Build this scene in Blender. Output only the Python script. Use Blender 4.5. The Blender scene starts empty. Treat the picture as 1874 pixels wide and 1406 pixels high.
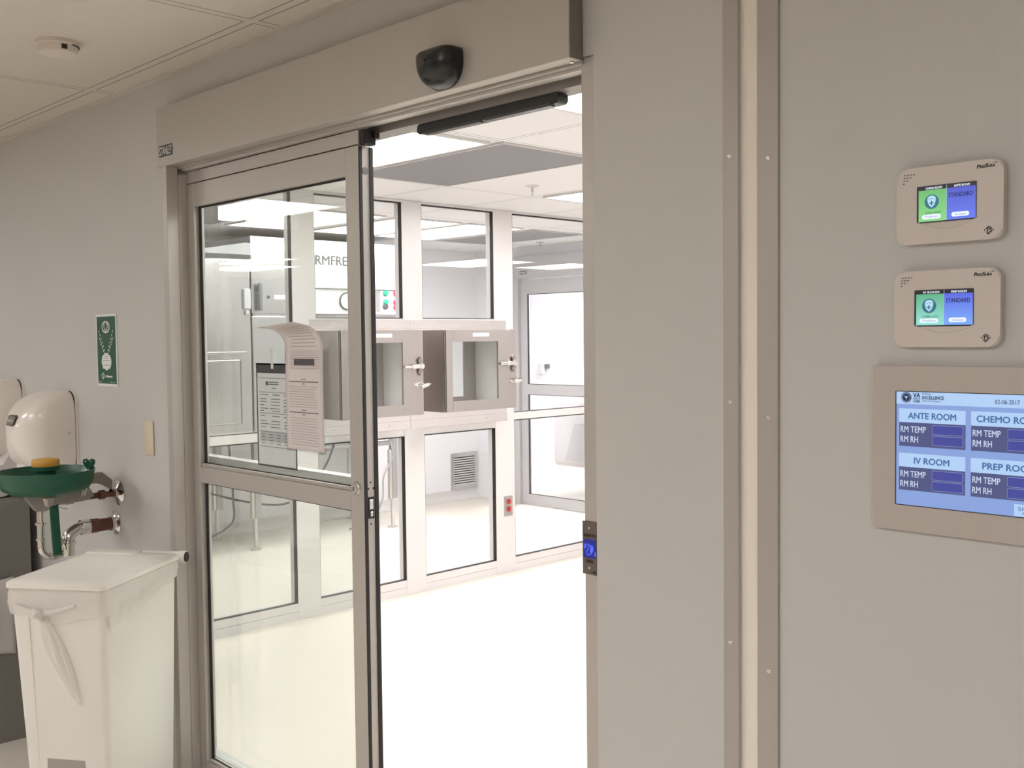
import bpy, bmesh, math, random
from mathutils import Vector, Matrix
random.seed(4)
scn = bpy.context.scene
COL = scn.collection

# ------------------------------------------------------------------ camera
F_PX = 1928.2
YAW, PITCH, ROLL = math.radians(45.75), math.radians(2.551), math.radians(-0.645)
fw = Vector((-math.sin(YAW) * math.cos(PITCH), math.cos(YAW) * math.cos(PITCH), -math.sin(PITCH)))
r0 = Vector((math.cos(YAW), math.sin(YAW), 0)); u0 = r0.cross(fw)
rt = math.cos(ROLL) * r0 + math.sin(ROLL) * u0
up = -math.sin(ROLL) * r0 + math.cos(ROLL) * u0
cd = bpy.data.cameras.new('camera'); cam = bpy.data.objects.new('camera', cd); COL.objects.link(cam)
cd.sensor_fit = 'HORIZONTAL'; cd.sensor_width = 36.0; cd.lens = F_PX * 36.0 / 1874.0
cd.clip_start = 0.02
cam.matrix_world = Matrix(((rt.x, up.x, -fw.x, 0), (rt.y, up.y, -fw.y, -1.6), (rt.z, up.z, -fw.z, 1.6), (0, 0, 0, 1)))
scn.camera = cam

# ------------------------------------------------------------------ world, colour, light levels
w = bpy.data.worlds.new('world'); scn.world = w; w.use_nodes = True
w.node_tree.nodes['Background'].inputs[0].default_value = (0.9, 0.95, 1.0, 1)
w.node_tree.nodes['Background'].inputs[1].default_value = 0.02
scn.view_settings.view_transform = 'Standard'; scn.view_settings.look = 'None'
scn.view_settings.exposure = 0.0; scn.view_settings.gamma = 1.0
try: scn.view_settings.use_curve_mapping = False
except Exception: pass
L_FRONT = 15.0      # ceiling lamps of the front room
L_ANTE = 17.0      # lamps of the bright room behind the door
L_ADJ = 15.0        # lamps of the room behind the glass partition

# ------------------------------------------------------------------ materials
def new_mat(name):
    m = bpy.data.materials.new(name); m.use_nodes = True
    return m, m.node_tree, m.node_tree.nodes['Principled BSDF']
def mat(name, col, rough=0.5, metal=0.0, var=0.05, scale=9.0, bump=0.0, bscale=120.0, spec=None, stretch=None):
    m, nt, b = new_mat(name)
    tc = nt.nodes.new('ShaderNodeTexCoord'); n = nt.nodes.new('ShaderNodeTexNoise')
    n.inputs['Scale'].default_value = scale; n.inputs['Detail'].default_value = 4
    src = tc.outputs['Object']
    if stretch:
        mp = nt.nodes.new('ShaderNodeMapping'); mp.inputs['Scale'].default_value = stretch
        nt.links.new(src, mp.inputs['Vector']); src = mp.outputs['Vector']
    nt.links.new(src, n.inputs['Vector'])
    mx = nt.nodes.new('ShaderNodeMix'); mx.data_type = 'RGBA'
    mx.inputs[6].default_value = tuple(max(0, c * (1 - var)) for c in col) + (1,)
    mx.inputs[7].default_value = tuple(min(1, c * (1 + var)) for c in col) + (1,)
    nt.links.new(n.outputs['Fac'], mx.inputs[0]); nt.links.new(mx.outputs[2], b.inputs['Base Color'])
    b.inputs['Roughness'].default_value = rough; b.inputs['Metallic'].default_value = metal
    if spec is not None: b.inputs['Specular IOR Level'].default_value = spec
    if bump:
        n2 = nt.nodes.new('ShaderNodeTexNoise'); n2.inputs['Scale'].default_value = bscale; n2.inputs['Detail'].default_value = 3
        nt.links.new(tc.outputs['Object'], n2.inputs['Vector'])
        bp = nt.nodes.new('ShaderNodeBump'); bp.inputs['Strength'].default_value = bump; bp.inputs['Distance'].default_value = 0.002
        nt.links.new(n2.outputs['Fac'], bp.inputs['Height']); nt.links.new(bp.outputs['Normal'], b.inputs['Normal'])
    return m
def emit(name, col, s=1.0):
    m, nt, b = new_mat(name)
    b.inputs['Base Color'].default_value = tuple(c * .2 for c in col) + (1,)
    b.inputs['Emission Color'].default_value = tuple(col) + (1,); b.inputs['Emission Strength'].default_value = s
    b.inputs['Roughness'].default_value = .3
    return m
def srgb(r, g, b):
    return tuple(((c / 255) / 12.92 if c / 255 <= .04045 else ((c / 255 + .055) / 1.055) ** 2.4) for c in (r, g, b))
def glass(name, tint, base=0.04, rough=0.0):
    m = bpy.data.materials.new(name); m.use_nodes = True; nt = m.node_tree; nt.nodes.clear()
    o = nt.nodes.new('ShaderNodeOutputMaterial'); mx = nt.nodes.new('ShaderNodeMixShader')
    t = nt.nodes.new('ShaderNodeBsdfTransparent'); g = nt.nodes.new('ShaderNodeBsdfGlossy')
    t.inputs[0].default_value = tuple(tint) + (1,); g.inputs['Roughness'].default_value = rough
    lw = nt.nodes.new('ShaderNodeLayerWeight'); lw.inputs[0].default_value = 0.5
    p = nt.nodes.new('ShaderNodeMath'); p.operation = 'POWER'; p.inputs[1].default_value = 5
    ma = nt.nodes.new('ShaderNodeMath'); ma.operation = 'MULTIPLY_ADD'; ma.inputs[1].default_value = 1 - base; ma.inputs[2].default_value = base
    nt.links.new(lw.outputs['Facing'], p.inputs[0]); nt.links.new(p.outputs[0], ma.inputs[0])
    nt.links.new(ma.outputs[0], mx.inputs[0]); nt.links.new(t.outputs[0], mx.inputs[1]); nt.links.new(g.outputs[0], mx.inputs[2])
    nt.links.new(mx.outputs[0], o.inputs[0])
    return m
def ceiling_mat(name, col, px, ox, py, oy, bar, barcol, speck, edge_k=.45):
    """suspended tiles: pale bars at a fixed pitch with a fine dark line beside each, small pits on the tiles"""
    m, nt, b = new_mat(name); N = nt.nodes.new; L = nt.links.new
    tc = N('ShaderNodeTexCoord'); sp = N('ShaderNodeSeparateXYZ'); L(tc.outputs['Object'], sp.inputs[0])
    def math_(op, a, bb):
        q = N('ShaderNodeMath'); q.operation = op
        for i, v in enumerate((a, bb)):
            if v is None: continue
            if isinstance(v, (int, float)): q.inputs[i].default_value = v
            else: L(v, q.inputs[i])
        return q.outputs[0]
    def dist(sock, pitch, off):
        a = math_('SUBTRACT', sock, off); a = math_('ADD', a, 100 * pitch + pitch / 2); a = math_('MODULO', a, pitch)
        return math_('ABSOLUTE', math_('SUBTRACT', a, pitch / 2), None)
    d = math_('MINIMUM', dist(sp.outputs[0], px, ox), dist(sp.outputs[1], py, oy))
    isbar = math_('LESS_THAN', d, bar)
    edge = math_('MULTIPLY', math_('GREATER_THAN', d, bar), math_('LESS_THAN', d, bar + .005))
    n = N('ShaderNodeTexNoise'); n.inputs['Scale'].default_value = 160; n.inputs['Detail'].default_value = 2
    L(tc.outputs['Object'], n.inputs['Vector'])
    pit = math_('GREATER_THAN', n.outputs['Fac'], .66)
    pit = math_('MULTIPLY', pit, speck)
    def mix(f, a, bcol):
        q = N('ShaderNodeMix'); q.data_type = 'RGBA'; L(f, q.inputs[0])
        if isinstance(a, tuple): q.inputs[6].default_value = a + (1,)
        else: L(a, q.inputs[6])
        q.inputs[7].default_value = bcol + (1,); return q.outputs[2]
    c = mix(pit, col, tuple(x * .7 for x in col)); c = mix(isbar, c, barcol); c = mix(edge, c, tuple(x * edge_k for x in col))
    L(c, b.inputs['Base Color']); b.inputs['Roughness'].default_value = .9
    return m

M = {}
M['wall'] = mat('painted wall', (.56, .545, .52), .55, var=.025, scale=3, bump=.04, bscale=300)
M['inner_wall'] = mat('white inner wall', (.80, .80, .825), .5, var=.01, scale=2)
M['floor'] = mat('cream sheet floor', (.71, .665, .585), .32, var=.05, scale=40)
M['ceil_front'] = ceiling_mat('front ceiling tiles', (.66, .605, .53), 1.045, -2.52, .62, -.10, .012, (.66, .59, .53), .7)
M['ceil_inner'] = ceiling_mat('inner ceiling tiles', (.78, .775, .785), 1.21, -3.315, .70, 1.59, .009, (.86, .855, .86), 0.0, .30)
M['alu'] = mat('clear anodised aluminium', (.50, .465, .43), .42, .35, var=.02, stretch=(1, 1, .05), scale=30)
M['alu_shaded'] = mat('shaded track aluminium', (.30, .28, .26), .5, .4, var=.03)  # header aluminium with the track's shade put into its colour
M['frame_white'] = mat('pale aluminium frame', (.66, .635, .625), .4, .1, var=.01)
M['frame_far'] = mat('grey aluminium door frame', (.49, .48, .49), .42, .2, var=.01)
M['rubber'] = mat('black rubber', (.012, .010, .010), .6, var=.1)
M['black'] = mat('black plastic', (.012, .014, .014), .22, var=.1)
M['glass_front'] = glass('door glass', (.955, .968, .955), .045)
M['glass_in'] = glass('partition glass', (.975, .975, .98), .035)
M['clear'] = glass('clear plastic sleeve', (.95, .96, .96), .05, .05)
M['cyl'] = mat('satin metal', (.62, .6, .57), .3, .8, var=.03)
M['chrome'] = mat('chrome', (.72, .70, .67), .12, 1.0, var=.02)
M['grey_cast'] = mat('grey valve casting', (.33, .31, .285), .5, .4, var=.08, scale=50)
M['nickel'] = mat('dull plated brass', (.47, .435, .395), .3, .9, var=.08, scale=60)
M['copper'] = mat('brown copper pipe', (.16, .075, .055), .4, .7, var=.25, scale=60)
M['cast'] = mat('cast bracket', (.30, .255, .21), .55, .5, var=.1, scale=50)
M['green'] = mat('green plastic', (.008, .090, .050), .35, var=.08, scale=20)
M['yellow'] = mat('yellow plastic', (.72, .40, .06), .45, var=.05)
M['white_gloss'] = mat('white enamel', (.84, .775, .715), .14, var=.02)
M['white_plastic'] = mat('white polyethylene', (.78, .755, .70), .42, var=.025, scale=5, stretch=(1, 1, .4))
M['porcelain'] = mat('white porcelain', (.72, .70, .67), .2, var=.02)
M['cream'] = mat('cream plastic', (.66, .58, .44), .4, var=.02)
M['cream_strip'] = mat('cream joint strip', (.86, .78, .69), .5, var=.02)
M['metal_strip'] = mat('brushed trim metal', (.44, .40, .365), .42, .3, var=.03, stretch=(1, 1, .03), scale=40)
M['screw'] = mat('bright screw head', (.8, .76, .72), .25, .9, var=.03)
M['beige'] = mat('beige abs plastic', (.64, .575, .53), .42, var=.015)
M['panel_beige'] = mat('beige powder coated frame', (.50, .44, .405), .5, var=.015, bump=.05, bscale=500)
M['dark_print'] = mat('dark print', (.02, .018, .018), .6, var=.05)
M['white_print'] = mat('white print', (.78, .78, .76), .6, var=.02)
M['sign_green'] = mat('green sign face', (.010, .088, .048), .4, var=.04)
M['paper'] = mat('pinkish paper', (.72, .655, .64), .8, var=.015, scale=20)
M['paper2'] = mat('white paper', (.62, .66, .66), .8, var=.01, scale=20)
M['ink'] = mat('faded ink', (.36, .33, .33), .8, var=.1)
M['ink_dark'] = mat('dark ink', (.10, .09, .09), .8, var=.1)
M['steel'] = mat('brushed stainless steel', (.42, .385, .36), .32, .95, var=.03, stretch=(1, 1, 30), scale=12)
M['steel_grey'] = mat('grey stainless steel', (.60, .59, .58), .26, .95, var=.04, stretch=(1, .06, 1), scale=8)
M['grey_cab'] = mat('grey laminate', (.20, .185, .17), .55, var=.06, scale=80)
M['steel_bright'] = mat('bright polished steel', (.74, .69, .66), .16, .95, var=.04)
M['steel_lit'] = mat('lit cabinet steel', (.74, .73, .70), .45, .3, var=.02)  # cabinet steel painted paler so the interior looks lit
M['grey_filter'] = mat('grey diffuser', (.25, .245, .26), .7, var=.03)
M['liner'] = mat('translucent white liner', (.84, .80, .755), .35, var=.03, bump=.12, bscale=18)
M['liner'].node_tree.nodes['Principled BSDF'].inputs['Alpha'].default_value = .55
M['bag'] = mat('white bag film', (.62, .60, .57), .35, var=.05, bump=.4, bscale=25)
M['shadow_gap'] = mat('dark gap', (.03, .027, .025), .8, var=.05)
M['red'] = mat('red plastic', (.42, .03, .04), .4, var=.05)
M['red_btn'] = mat('red button', (.55, .04, .10), .35, var=.05)
M['green_btn'] = mat('green button', (.02, .32, .18), .35, var=.05)
M['cable'] = mat('dark cable', (.06, .06, .065), .5, var=.05)
M['cable_grey'] = mat('grey cable', (.34, .33, .33), .5, var=.05)
M['light_front'] = emit('lamp diffuser front', (1.0, .975, .975), L_FRONT)
M['light_ante'] = emit('lamp diffuser inner', (1.0, .975, .975), L_ANTE)
M['light_far'] = emit('lamp diffuser far room', (1.0, .985, .98), 60.0)
M['light_adj'] = emit('lamp diffuser side room', (1.0, .985, .98), L_ADJ)

# ------------------------------------------------------------------ mesh builder
class MB:
    def __init__(s): s.b = bmesh.new()
    def box(s, x0, x1, y0, y1, z0, z1, bev=0.0, seg=2):
        t = bmesh.new(); bmesh.ops.create_cube(t, size=1)
        for v in t.verts:
            v.co = Vector(((x0 + x1) / 2 + v.co.x * (x1 - x0), (y0 + y1) / 2 + v.co.y * (y1 - y0), (z0 + z1) / 2 + v.co.z * (z1 - z0)))
        if bev: bmesh.ops.bevel(t, geom=t.edges[:], offset=bev, segments=seg, affect='EDGES', profile=.5)
        return s.add(t)
    def add(s, t, mx=None):
        if mx is not None: t.transform(mx)
        me = bpy.data.meshes.new('tmp'); t.to_mesh(me); t.free(); s.b.from_mesh(me); bpy.data.meshes.remove(me); return s
    def cyl(s, p, q, r, r2=None, n=20, caps=True):
        p, q = Vector(p), Vector(q); d = q - p; r2 = r if r2 is None else r2
        a = d.normalized(); e = a.orthogonal().normalized(); f = a.cross(e)
        A = [s.b.verts.new(p + r * (e * math.cos(t) + f * math.sin(t))) for t in [2 * math.pi * i / n for i in range(n)]]
        B = [s.b.verts.new(q + r2 * (e * math.cos(t) + f * math.sin(t))) for t in [2 * math.pi * i / n for i in range(n)]]
        for i in range(n): s.b.faces.new((A[i], A[(i + 1) % n], B[(i + 1) % n], B[i]))
        if caps: s.b.faces.new(A[::-1]); s.b.faces.new(B)
        return s
    def tube(s, pts, r, n=12, flat=1.0):
        pts = [Vector(p) for p in pts]; rings = []; e = None
        for i, p in enumerate(pts):
            a = (pts[min(i + 1, len(pts) - 1)] - pts[max(i - 1, 0)]).normalized()
            if e is None: e = a.orthogonal().normalized()
            e = (e - a * e.dot(a)).normalized(); f = a.cross(e)
            rr = r[i] if isinstance(r, (list, tuple)) else r
            rings.append([s.b.verts.new(p + rr * (e * math.cos(t) + f * flat * math.sin(t))) for t in [2 * math.pi * k / n for k in range(n)]])
        for A, B in zip(rings, rings[1:]):
            for k in range(n): s.b.faces.new((A[k], A[(k + 1) % n], B[(k + 1) % n], B[k]))
        s.b.faces.new(rings[0][::-1]); s.b.faces.new(rings[-1]); return s
    def lathe(s, c, prof, n=40, axis='z'):
        c = Vector(c); rings = []
        for r, h in prof:
            ring = []
            for k in range(n):
                t = 2 * math.pi * k / n; a, b2 = r * math.cos(t), r * math.sin(t)
                o = {'z': (a, b2, h), 'y': (a, -h, b2), 'x': (h, a, b2)}[axis]
                ring.append(s.b.verts.new(c + Vector(o)))
            rings.append(ring)
        for A, B in zip(rings, rings[1:]):
            for k in range(n): s.b.faces.new((A[k], A[(k + 1) % n], B[(k + 1) % n], B[k]))
        if prof[0][0] > 1e-6: s.b.faces.new(rings[0][::-1])
        if prof[-1][0] > 1e-6: s.b.faces.new(rings[-1])
        return s
    def prism(s, pts, d):
        """closed outline (3D points) pushed along the vector d"""
        d = Vector(d); A = [s.b.verts.new(Vector(p)) for p in pts]; B = [s.b.verts.new(Vector(p) + d) for p in pts]; n = len(A)
        s.b.faces.new(A[::-1]); s.b.faces.new(B)
        for i in range(n): s.b.faces.new((A[i], A[(i + 1) % n], B[(i + 1) % n], B[i]))
        return s
    def rrect(s, x0, x1, z0, z1, y0, y1, r, n=6):
        pts = []
        for cx, cz, a0 in ((x1 - r, z1 - r, 0), (x0 + r, z1 - r, 90), (x0 + r, z0 + r, 180), (x1 - r, z0 + r, 270)):
            for k in range(n + 1):
                a = math.radians(a0 + 90 * k / n); pts.append((cx + r * math.cos(a), y0, cz + r * math.sin(a)))
        return s.prism(pts, (0, y1 - y0, 0))
    def ring(s, x0, x1, z0, z1, y0, y1, wd):
        s.box(x0, x0 + wd, y0, y1, z0, z1); s.box(x1 - wd, x1, y0, y1, z0, z1)
        s.box(x0 + wd, x1 - wd, y0, y1, z1 - wd, z1); s.box(x0 + wd, x1 - wd, y0, y1, z0, z0 + wd); return s
    def grid(s, rows):
        V = [[s.b.verts.new(Vector(p)) for p in row] for row in rows]
        for A, B in zip(V, V[1:]):
            for k in range(len(A) - 1): s.b.faces.new((A[k], A[k + 1], B[k + 1], B[k]))
        return s
ROOT = {}
def link(o): COL.objects.link(o); return o
def obj(name, mb, m, parent=None, smooth=False, kind=None, label=None, solid=0.0):
    bm = mb.b; bmesh.ops.remove_doubles(bm, verts=bm.verts[:], dist=1e-6); bmesh.ops.recalc_face_normals(bm, faces=bm.faces[:])
    off = ROOT.get(parent.name) if parent else None
    if off is not None: bmesh.ops.translate(bm, verts=bm.verts[:], vec=-off)
    me = bpy.data.meshes.new(name); bm.to_mesh(me); bm.free()
    o = link(bpy.data.objects.new(name, me)); me.materials.append(M[m] if isinstance(m, str) else m)
    if smooth:
        for p in me.polygons: p.use_smooth = True
        try: me.set_sharp_from_angle(angle=math.radians(38))
        except Exception: pass
    if parent: o.parent = parent; ROOT[o.name] = off if off is not None else Vector((0, 0, 0))
    else: ROOT[o.name] = Vector((0, 0, 0))
    if kind: o['kind'] = kind
    if label: o['label'] = label
    if solid:
        md = o.modifiers.new('thickness', 'SOLIDIFY'); md.thickness = solid; md.offset = 0
    return o
def thing(name, label, cat, loc=(0, 0, 0), group=None, rotz=0.0, local=False):
    o = link(bpy.data.objects.new(name, None)); o.location = loc; o.rotation_euler = (0, 0, rotz); o.empty_display_size = .05
    o['label'] = label; o['category'] = cat
    if group: o['group'] = group
    ROOT[o.name] = Vector((0, 0, 0)) if local else Vector(loc)
    return o
def tag(o, label, cat, group=None):
    o['label'] = label; o['category'] = cat
    if group: o['group'] = group
    return o
def struct_root(name, loc=(0, 0, 0)):
    o = link(bpy.data.objects.new(name, None)); o.location = loc; o['kind'] = 'structure'; o.empty_display_size = .05; ROOT[o.name] = Vector(loc); return o
def dup(root, delta, label, group=None):
    r = root.copy(); link(r); r.location = root.location + Vector(delta); r['label'] = label; ROOT[r.name] = Vector(r.location)
    if group: r['group'] = group
    def rec(src, dst):
        for ch in list(src.children):
            c = ch.copy(); link(c); c.parent = dst; rec(ch, c)
    rec(root, r); return r
def text(name, body, m, parent, x0, x1, z0, z1, d, face='front', shear=0.0, depth=.0004, bold=0.0):
    """lettering fitted into a box; face 'front' looks along -y at y=d, face 'east' looks along +x at x=d (x0,x1 are then y values)"""
    cu = bpy.data.curves.new('lettering', 'FONT'); cu.body = body; cu.size = 1; cu.extrude = 0.0; cu.shear = shear; cu.resolution_u = 3
    t = bpy.data.objects.new('lettering', cu); link(t); bpy.context.view_layer.update()
    me = bpy.data.meshes.new_from_object(t.evaluated_get(bpy.context.evaluated_depsgraph_get()))
    bpy.data.objects.remove(t); bpy.data.curves.remove(cu)
    xs = [v.co.x for v in me.vertices]; ys = [v.co.y for v in me.vertices]
    ax, bx, ay, by = min(xs), max(xs), min(ys), max(ys); mb = MB(); mb.b.from_mesh(me)
    if bold:
        for lay, q in enumerate(((bold, 0), (-bold, 0), (0, bold), (0, -bold))):
            n0 = len(mb.b.verts); mb.b.from_mesh(me); mb.b.verts.ensure_lookup_table()
            for v in mb.b.verts[n0:]: v.co.x += q[0]; v.co.y += q[1]; v.co.z = (lay + 1) * 3e-5
    bpy.data.meshes.remove(me)
    for v in mb.b.verts:
        u = x0 + (v.co.x - ax) / (bx - ax) * (x1 - x0); q = z0 + (v.co.y - ay) / (by - ay) * (z1 - z0)
        v.co = Vector((u, d - v.co.z, q)) if face == 'front' else Vector((d + v.co.z, u, q))
    r = bmesh.ops.extrude_face_region(mb.b, geom=mb.b.faces[:])
    vv = [g for g in r['geom'] if isinstance(g, bmesh.types.BMVert)]
    bmesh.ops.translate(mb.b, verts=vv, vec=(0, depth, 0) if face == 'front' else (-depth, 0, 0))
    return obj(name, mb, m, parent)
def plate(mb, x0, x1, z0, z1, y, t=.0004): return mb.box(x0, x1, y, y + t, z0, z1)

# ================================================================== SETTING
H = 2.45
mb = MB(); mb.box(-13, 4, -8, 9, -.08, 0); obj('floor', mb, 'floor', kind='structure')
mb = MB(); mb.box(-13, 4, -8, 0.0, H, H + .06); obj('ceiling', mb, 'ceil_front', kind='structure')
mb = MB(); mb.box(-9.4, 4, .14, 9, H, H + .06); obj('ceiling_inner', mb, 'ceil_inner', kind='structure')
# front wall with the door opening
OL, OR, OT = -3.205, -1.401, 2.16
mb = MB(); mb.box(-13, OL, 0, .076, 0, H); mb.box(-13, -3.252, .076, .14, 0, H); mb.box(OL, OR, 0, .076, OT, H); mb.box(-3.252, OR, .076, .14, OT, H); mb.box(OR, -1.061, 0, .14, 0, H); mb.box(-1.022, 4, 0, .14, 0, H)
mb.box(-1.061, -1.022, .03, .14, 0, H)
obj('wall_front', mb, 'wall', kind='structure')
mb = MB(); mb.box(-13.1, -13, -8, .14, 0, H); mb.box(4, 4.1, -8, 9, 0, H); mb.box(-13, 4, -8.1, -8, 0, H); obj('wall_rear', mb, 'wall', kind='structure')
# wall angle where ceiling and wall meet
mb = MB(); mb.box(-13, 4, -.022, 0, H - .006, H); obj('trim_1', mb, mat('wall angle', (.62, .55, .49), .6, var=.02), kind='structure')
# inner rooms
mb = MB(); mb.box(-7.9, -7.8, .14, 5.6, 0, H); mb.box(-8.6, -7.9, .14, 5.5, 0, H); obj('wall_inner_back', mb, 'inner_wall', kind='structure')
DX0, DX1 = -7.235, -5.75                     # far sliding door assembly
mb = MB(); mb.box(-9.3, DX0, 5.5, 5.62, 0, H); mb.box(DX0, DX1, 5.5, 5.62, 2.36, H); mb.box(DX1, -5.12, 5.5, 5.62, 0, H)
mb.box(.5, .6, .14, 8.8, 0, H); mb.box(-9.3, -5.2, 7.2, 7.3, 0, H); mb.box(-5.2, -5.12, 5.62, 8.8, 0, H); mb.box(-5.2, .6, 8.8, 8.9, 0, H); mb.box(-9.3, -9.2, 5.62, 7.2, 0, H)
obj('wall_inner_far', mb, 'inner_wall', kind='structure')
# coved base
mb = MB()
for a in (0,):
    rows = []
    for k in range(7):
        t = k / 6 * math.pi / 2; q = .06 * (1 - math.sin(t)); zz = .06 * (1 - math.cos(t))
        rows.append([(-7.8 + q + .001, .15, zz + .001), (-7.8 + q + .001, 5.5, zz + .001)])
    rows.append([(-7.799, .15, .1), (-7.799, 5.5, .1)]); mb.grid(rows)
obj('baseboard_inner', mb, mat('cove base', (.66, .64, .62), .45, var=.02), kind='structure', solid=.004)

# cream joint and metal strips on the front wall
mb = MB(); mb.box(-1.061, -1.022, .006, .03, 0, H); obj('trim_2', mb, 'cream_strip', kind='structure')
def strip(name, x0, x1, y0, xs, zs):
    t = MB(); t.box(x0, x1, y0, 0.0, 0, H, .0008, 1); o = obj(name, t, 'metal_strip', kind='structure')
    for z in zs:
        s = MB(); s.lathe((xs, y0, z), [(.0045, 0), (.0045, .0008), (.003, .0022), (.0008, .0024), (.0006, .0012), (.0, .0012)], 16, 'y')
        obj('screw', s, 'screw', o, smooth=True)
strip('trim_3', -1.094, -1.061, -.003, -1.079, [1.917 - .437 * k for k in range(-1, 5)])
strip('trim_4', -1.022, -.980, -.005, -.999, [1.904 - .448 * k for k in range(-1, 5)])

# ================================================================== AUTOMATIC DOOR (front)
# surface tube at the left of the opening
d1 = struct_root('door_1', (-2.3, 0, 0))
mb = MB(); mb.box(-3.205, -3.182, -.030, .0, 0, 2.152, .001, 1); mb.box(-3.182, -3.155, -.039, 0, 0, 2.152, .0015, 1); mb.box(-3.2049, -3.155, 0, .076, 0, 2.129); obj('jamb', mb, 'alu', d1)
mb = MB(); mb.box(-1.437, OR, .004, .139, 0, 2.159, .001, 1); obj('jamb', mb, 'alu', d1)
# header case, one folded profile
hd = thing('door_operator', 'long metal header case of the automatic sliding door, above the doorway', 'door operator', (-2.32, -.02, 2.152))
mb = MB(); mb.box(-3.2145, -1.430, -.039, -.001, 2.152, 2.338, .0012, 1); obj('header_case', mb, 'alu', hd)
mb = MB(); mb.box(-3.2035, -1.4375, 0, .064, 2.146, 2.1585); mb.box(-1.4375, -1.43, 0, .0035, 2.146, 2.1585); mb.box(-3.15, -1.4375, .012, .0265, 2.139, 2.146); obj('soffit_panel', mb, 'alu', hd)
mb = MB(); mb.box(-3.15, -1.438, .0775, .139, 2.1305, 2.158); obj('track', mb, 'alu_shaded', hd)
mb = MB(); mb.box(-1.4299, -1.4275, -.0385, -.001, 2.1525, 2.3375); obj('end_cap', mb, mat('end cap metal', (.25, .225, .2), .5, .4, var=.03), hd)
mb = MB(); mb.lathe((-1.447, -.012, 2.152), [(.0055, 0), (.005, -.003), (.0, -.0042)], 16); obj('screw', mb, 'screw', hd, smooth=True)
np_ = MB(); np_.box(-3.198, -3.107, -.0398, -.039, 2.182, 2.217, .0003, 1); npo = obj('nameplate', np_, 'dark_print', hd)
text('lettering', 'STANLEY', 'white_print', npo, -3.194, -3.110, 2.186, 2.213, -.0403, bold=.01)

# motion sensor on header
ms = thing('motion_sensor', 'black shield-shaped motion sensor on the face of the metal door header', 'sensor', (-1.805, -.039, 2.2))
mb = MB(); rows = []
def shield(t):                        # outline t 0..1
    a = 2 * math.pi * t; c, s_ = math.cos(a), math.sin(a)
    x = .063 * math.copysign(abs(c) ** (.28 if s_ > 0 else .72), c)
    z = (.036 * min(1, abs(s_) ** .35) * (1 - .12 * abs(c)) if s_ > 0 else -.052 * abs(s_) ** 1.0)
    return x, z
for k in range(9):
    f = k / 8; sc = (1 - f ** 2.6) ** .5 if k < 8 else 0.05; yy = -.0395 - .058 * f ** .9
    rows.append([(-1.806 + shield(i / 48)[0] * sc, min(-.0398, yy - .010 * (shield(i / 48)[1] / .045) * (1 - f)), 2.206 + shield(i / 48)[1] * sc + .004 * f) for i in range(49)])
rows.insert(0, [(p[0], -.0396, p[2]) for p in rows[0]])
mb.grid(rows); obj('lens_cover', mb, 'black', ms, smooth=True)
mb = MB(); mb.rrect(-1.855, -1.757, 2.1655, 2.236, -.0435, -.0396, .02); obj('back_plate', mb, 'black', ms)

# safety sensor under the track
ss = thing('safety_sensor', 'long black safety sensor bar under the door track above the opening', 'sensor', (-1.82, .1, 2.12))
mb = MB(); mb.rrect(-2.060, -1.575, 2.106, 2.1302, .086, .116, .010); obj('housing', mb, 'black', ss, smooth=True)
mb = MB(); mb.box(-2.03, -1.83, .0845, .1, 2.103, 2.111, .001, 1); mb.box(-1.81, -1.60, .0845, .1, 2.103, 2.111, .001, 1); obj('lens_strip', mb, mat('dark glossy lens', (.05, .05, .055), .15, var=.1), ss)

# the sliding leaf, parked left
LX0, LX1, LY0, LY1 = -3.154, -2.232, .030, .062
GX0, GX1 = -3.112, -2.290
lf = thing('sliding_door', 'glazed aluminium sliding door leaf parked at the left of the open doorway', 'door', (-2.7, .045, 0))
mb = MB(); mb.box(LX0, GX0, LY0, LY1, .012, 2.098, .001, 1); obj('stile', mb, 'alu', lf)
mb = MB(); mb.box(GX1, LX1, LY0, LY1, .012, 2.098, .001, 1); st = obj('stile', mb, 'alu', lf)
mb = MB(); mb.box(GX0, GX1, LY0, LY1, 2.026, 2.098, .001, 1); obj('top_rail', mb, 'alu', lf)
mb = MB(); mb.box(GX0, GX1, LY0, LY1, 1.145, 1.196, .001, 1); mb.box(GX0, GX1, LY0 + .006, LY1, 1.196, 1.206, .001, 1); obj('middle_rail', mb, 'alu', lf)
mb = MB(); mb.box(GX0, GX1, LY0, LY1, .012, .232, .001, 1); mb.box(GX0, GX1, LY0 + .006, LY1, .232, .240, .001, 1); obj('bottom_rail', mb, 'alu', lf)
mb = MB(); mb.box(LX0, LX1, .031, .060, 2.1015, 2.1385, .0008, 1); obj('hanger_cover', mb, 'alu', lf)
mb = MB(); mb.box(LX1, LX1 + .022, .034, .074, 2.0985, 2.1375, .003, 1); mb.box(LX1 + .022, LX1 + .034, .06, .074, 2.115, 2.13); obj('hanger_block', mb, 'rubber', lf)
for z0, z1 in ((1.206, 2.026), (.240, 1.145)):
    mb = MB(); mb.box(GX0 + .001, GX1 - .001, .050, .055, z0 + .001, z1 - .001); pn = obj('pane', mb, 'glass_front', lf)
    mb = MB(); mb.box(GX0, GX0 + .014, .0465, .0496, z0, z1); mb.box(GX1 - .006, GX1, .0465, .0496, z0, z1)
    mb.box(GX0, GX1, .0465, .0496, z1 - .006, z1); mb.box(GX0, GX1, .0465, .0496, z0, z0 + .003); obj('gasket', mb, 'rubber', pn)
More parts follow.
